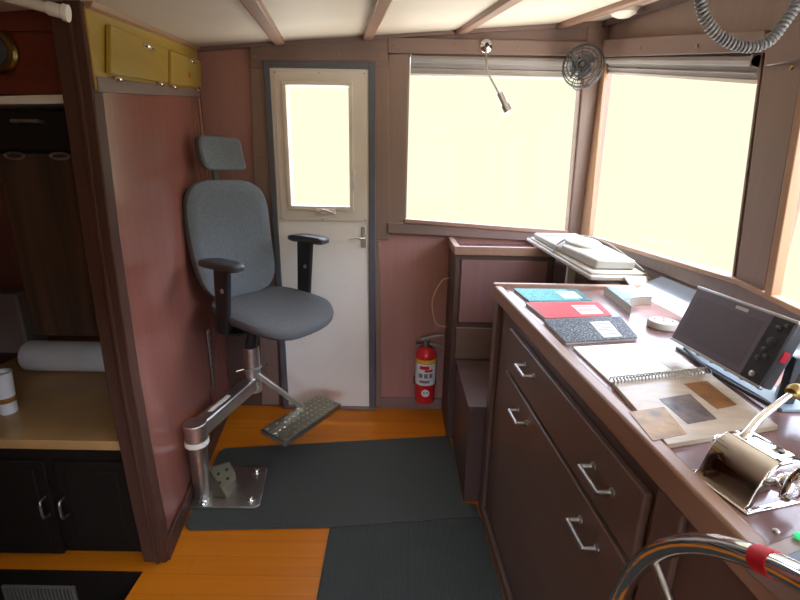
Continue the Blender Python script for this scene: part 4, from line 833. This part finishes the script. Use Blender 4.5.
# ================================================================ OVERHEAD THINGS
# roller blinds
def blind(p0, p1, nrm, h, label):
    p0, p1 = Vector(p0), Vector(p1); e = empty('roller_blind', (p0+p1)/2, label, 'blind', None); o = (p0+p1)/2; d = (p1-p0).normalized(); n_ = Vector(nrm)
    mb = MB(); R_1 = h*.26
    prof = [(0, 0), (0, -h), (-.006, -h), (-.010, -h*.82), (-.018, -h*.74), (-.010, -h*.66), (-.014, -h*.5), (-.030, -h*.42), (-.036, -h*.25), (-.030, -h*.08), (-.014, 0)]
    mb.rings([[p+n_*(-a)+Vector((0, 0, b))-o for a, b in prof] for p in (p0, p1)]); f_ = mb.build('rolled_fabric', 'blind', e, smooth=False)
    mb = MB(); mb.prism([p0-n_*.0-o+Vector((0, 0, -h)), p1-o+Vector((0, 0, -h)), p1-o+Vector((0, 0, -h-.012)), p0-o+Vector((0, 0, -h-.012))], n_*.010); mb.build('hem_bar', 'white', e, bevel=.002)
    for p in (p0, p1): mb = MB(); s2 = d*.004 if p is p0 else -d*.004; mb.prism([p-o, p-o+n_*.036, p-o+n_*.036-Vector((0, 0, h*.5)), p-o-Vector((0, 0, h*.5))], s2); mb.build('end_bracket', 'blind', e)
a, b = w1[0]+Vector((.01, -.0, -.004)), w1[1]+Vector((-.012, 0, -.004)); a.y = b.y = YB+.010
blind(a, b, (0, -1, 0), .088, 'rolled-up grey blind at the top of the side window by the door')
a, b = w2[0]+Vector((0, -.02, -.004)), w2[1]+Vector((0, .015, -.0)); a.x = b.x = XF+.010
blind(a, b, (-1, 0, 0), .070, 'rolled-up grey blind at the top of the windscreen nearest the corner')
# gooseneck lamp on the header
c = PY(486, 46, YB-.032); gl_ = empty('gooseneck_lamp', c, 'small chrome gooseneck lamp hanging from the header over the side window', 'lamp')
mb = MB(); mb.lathe([(.036, 0), (.036, .004), (.030, .012), (.016, .018), (.012, .022)], (0, 0, 0), 28, (0, -1, 0)); mb.build('wall_rose', 'chrome', gl_, smooth=True)
mb = MB(); mb.lathe([(.011, .020), (.011, .026), (.005, .028)], (0, 0, 0), 14, (0, -1, 0)); mb.build('switch', 'black', gl_, smooth=True)
pth = [Vector((0, -.01, -.01)), PY(486, 55, 2.58)-c, PY(488, 72, 2.53)-c, PY(497, 90, 2.50)-c, PY(499, 95, 2.50)-c]
mb = MB(); mb.tube(spline(pth), .005, 10); mb.build('gooseneck', 'steel', gl_, smooth=True)
p0, p1, p2 = PY(499, 93, 2.50)-c, PY(505, 106, 2.49)-c, PY(508, 112, 2.488)-c; d = (p2-p0).normalized(); Lh = (p2-p0).length
mb = MB(); mb.lathe([(.012, 0), (.018, .003), (.018, Lh*.62), (.026, Lh*.64), (.026, Lh), (.020, Lh+.002)], p0, 24, tuple(d)); hd = mb.build('lamp_head', 'alu', gl_, smooth=True)
mb = MB(); mb.lathe([(.019, Lh+.002), (.012, Lh+.005)], p0, 20, tuple(d)); mb.build('lens', 'white', hd, smooth=True)
# small cabin fan at the corner
c = PY(583, 66, 2.50); fn = empty('cabin_fan', c, 'small round grey cabin fan at the corner between side window and windscreen', 'fan')
ax_ = Vector((-.45, -.85, .05)).normalized(); qx = Vector((0, 0, 1)).rotation_difference(ax_)
def FP(r, a, h): return qx @ Vector((r*math.cos(a), r*math.sin(a), h))
mb = MB(); RF = .098
for r, h in ((RF, 0), (RF*.99, .012), (RF*.90, .028), (RF*.74, .034), (RF*.58, .037), (RF*.42, .039), (RF*.25, .039)): mb.tube([FP(r, 2*PI*k/40, h) for k in range(40)], .0026, 6, closed=True)
for k in range(16): mb.tube([FP(r, 2*PI*k/16, h) for r, h in ((RF, -.02), (RF, 0), (RF*.97, .022), (RF*.8, .032), (RF*.25, .038))], .0018, 6)
mb.tube([FP(RF, 2*PI*k/40, -.02) for k in range(40)], .003, 6, closed=True)
mb.build('guard', 'darkgrey', fn, smooth=True)
mb = MB(); mb.lathe([(.022, .0), (.022, .03), (.012, .036)], (0, 0, 0), 20, tuple(ax_)); hub = mb.build('hub', 'darkgrey', fn, smooth=True)
for k in range(3):
    a = k*2*PI/3+.4; mb = MB(); mb.rings([[FP(r, a+da+.25*(r/RF), h) for da, h in ((-.8, .018), (.8, -.002), (.8, .001), (-.8, .021))] for r in (.018, .05, .078)]); mb.build('blade', 'seal', fn, smooth=True)
mb = MB(); mb.lathe([(.034, -.055), (.036, -.02), (.03, 0)], (0, 0, 0), 24, tuple(ax_)); mb.build('motor', 'darkgrey', fn, smooth=True)
mb = MB(); w_ = Vector((0, YB-c.y-.06, .015)); mb.tube([-ax_*.05, -ax_*.07+Vector((0, 0, .02)), w_+Vector((.03, 0, .02))], .011, 10); mb.build('bracket_arm', 'darkgrey', fn, smooth=True)
mb = MB(); mb.tube(spline([-ax_*.05, -ax_*.05+Vector((-.04, .02, -.05)), -ax_*.02+Vector((-.03, .03, -.09)), Vector((.02, .05, -.10)), Vector((.08, .06, -.03))]), .0025, 6); mb.build('cord', 'darkgrey', fn, smooth=True)
# ceiling dome
c = PP(624, 13, c0-Vector((0, 0, .02)), cn); c.z = cz(c.x, c.y)
dm = empty('ceiling_dome', c, 'small cream dome fitting on the roof above the windscreen corner', 'dome light')
mb = MB(); mb.lathe([(.055, .004), (.055, -.012), (.050, -.024), (.030, -.034), (.008, -.037)], n=28); mb.build('dome', 'cream', dm, smooth=True)
mb = MB(); mb.lathe([(.062, .004), (.062, -.006), (.055, -.008)], n=28); mb.build('rim', 'puck', dm, smooth=True)
# coiled radio cord hanging across the windscreen header
YC = 1.25
key = [(697, -30), (700, 0), (706, 20), (722, 38), (745, 47), (768, 42), (785, 22), (797, 2), (806, -30)]
kp_ = [PY(px, py, YC) for px, py in key]; zc__ = cz(.85, 1.25)
path = spline(kp_, 60)
path = [p for p in path if p.z < zc__-.002]; c = path[0].copy()
mb = MB(); hel = []; acc = 0; prev = path[0]
for i, p in enumerate(path[1:-1], 1):
    t_ = (path[i+1]-path[i-1]).normalized(); acc += (p-prev).length; prev = p
    pass
# resample by arc length and wind a helix round it
tot = [0]
for a, b in zip(path, path[1:]): tot.append(tot[-1]+(b-a).length)
N_ = int(tot[-1]/.0095)*12; j = 0
for k in range(N_+1):
    s_a = tot[-1]*k/N_
    while j < len(tot)-2 and tot[j+1] < s_a: j += 1
    f_ = (s_a-tot[j])/max(1e-6, tot[j+1]-tot[j]); p = path[j].lerp(path[j+1], f_); t_ = (path[min(j+2, len(path)-1)]-path[max(j-1, 0)]).normalized()
    a = t_.cross(Vector((0, 1, 0))).normalized(); b = t_.cross(a); ang = 2*PI*k/12
    hel.append(p+(a*math.cos(ang)+b*math.sin(ang))*.0105-c)
cr_ = empty('coiled_cord', c, 'grey coiled radio cord looping down from the roof over the windscreen', 'cord')
mb = MB(); mb.tube(hel, .0036, 6); mb.build('coil', 'cord', cr_, smooth=True)
mb = MB(); mb.tube([c-c+Vector((0, 0, .0)), Vector((.0, 0, zc__-c.z+.003))], .009, 12); mb.build('end_boss', 'black', cr_, smooth=True)
mb = MB(); e_ = path[-1]-c; mb.tube([e_, Vector((e_.x, e_.y, cz(path[-1].x, YC)-c.z+.003))], .009, 12); mb.build('end_boss', 'black', cr_, smooth=True)
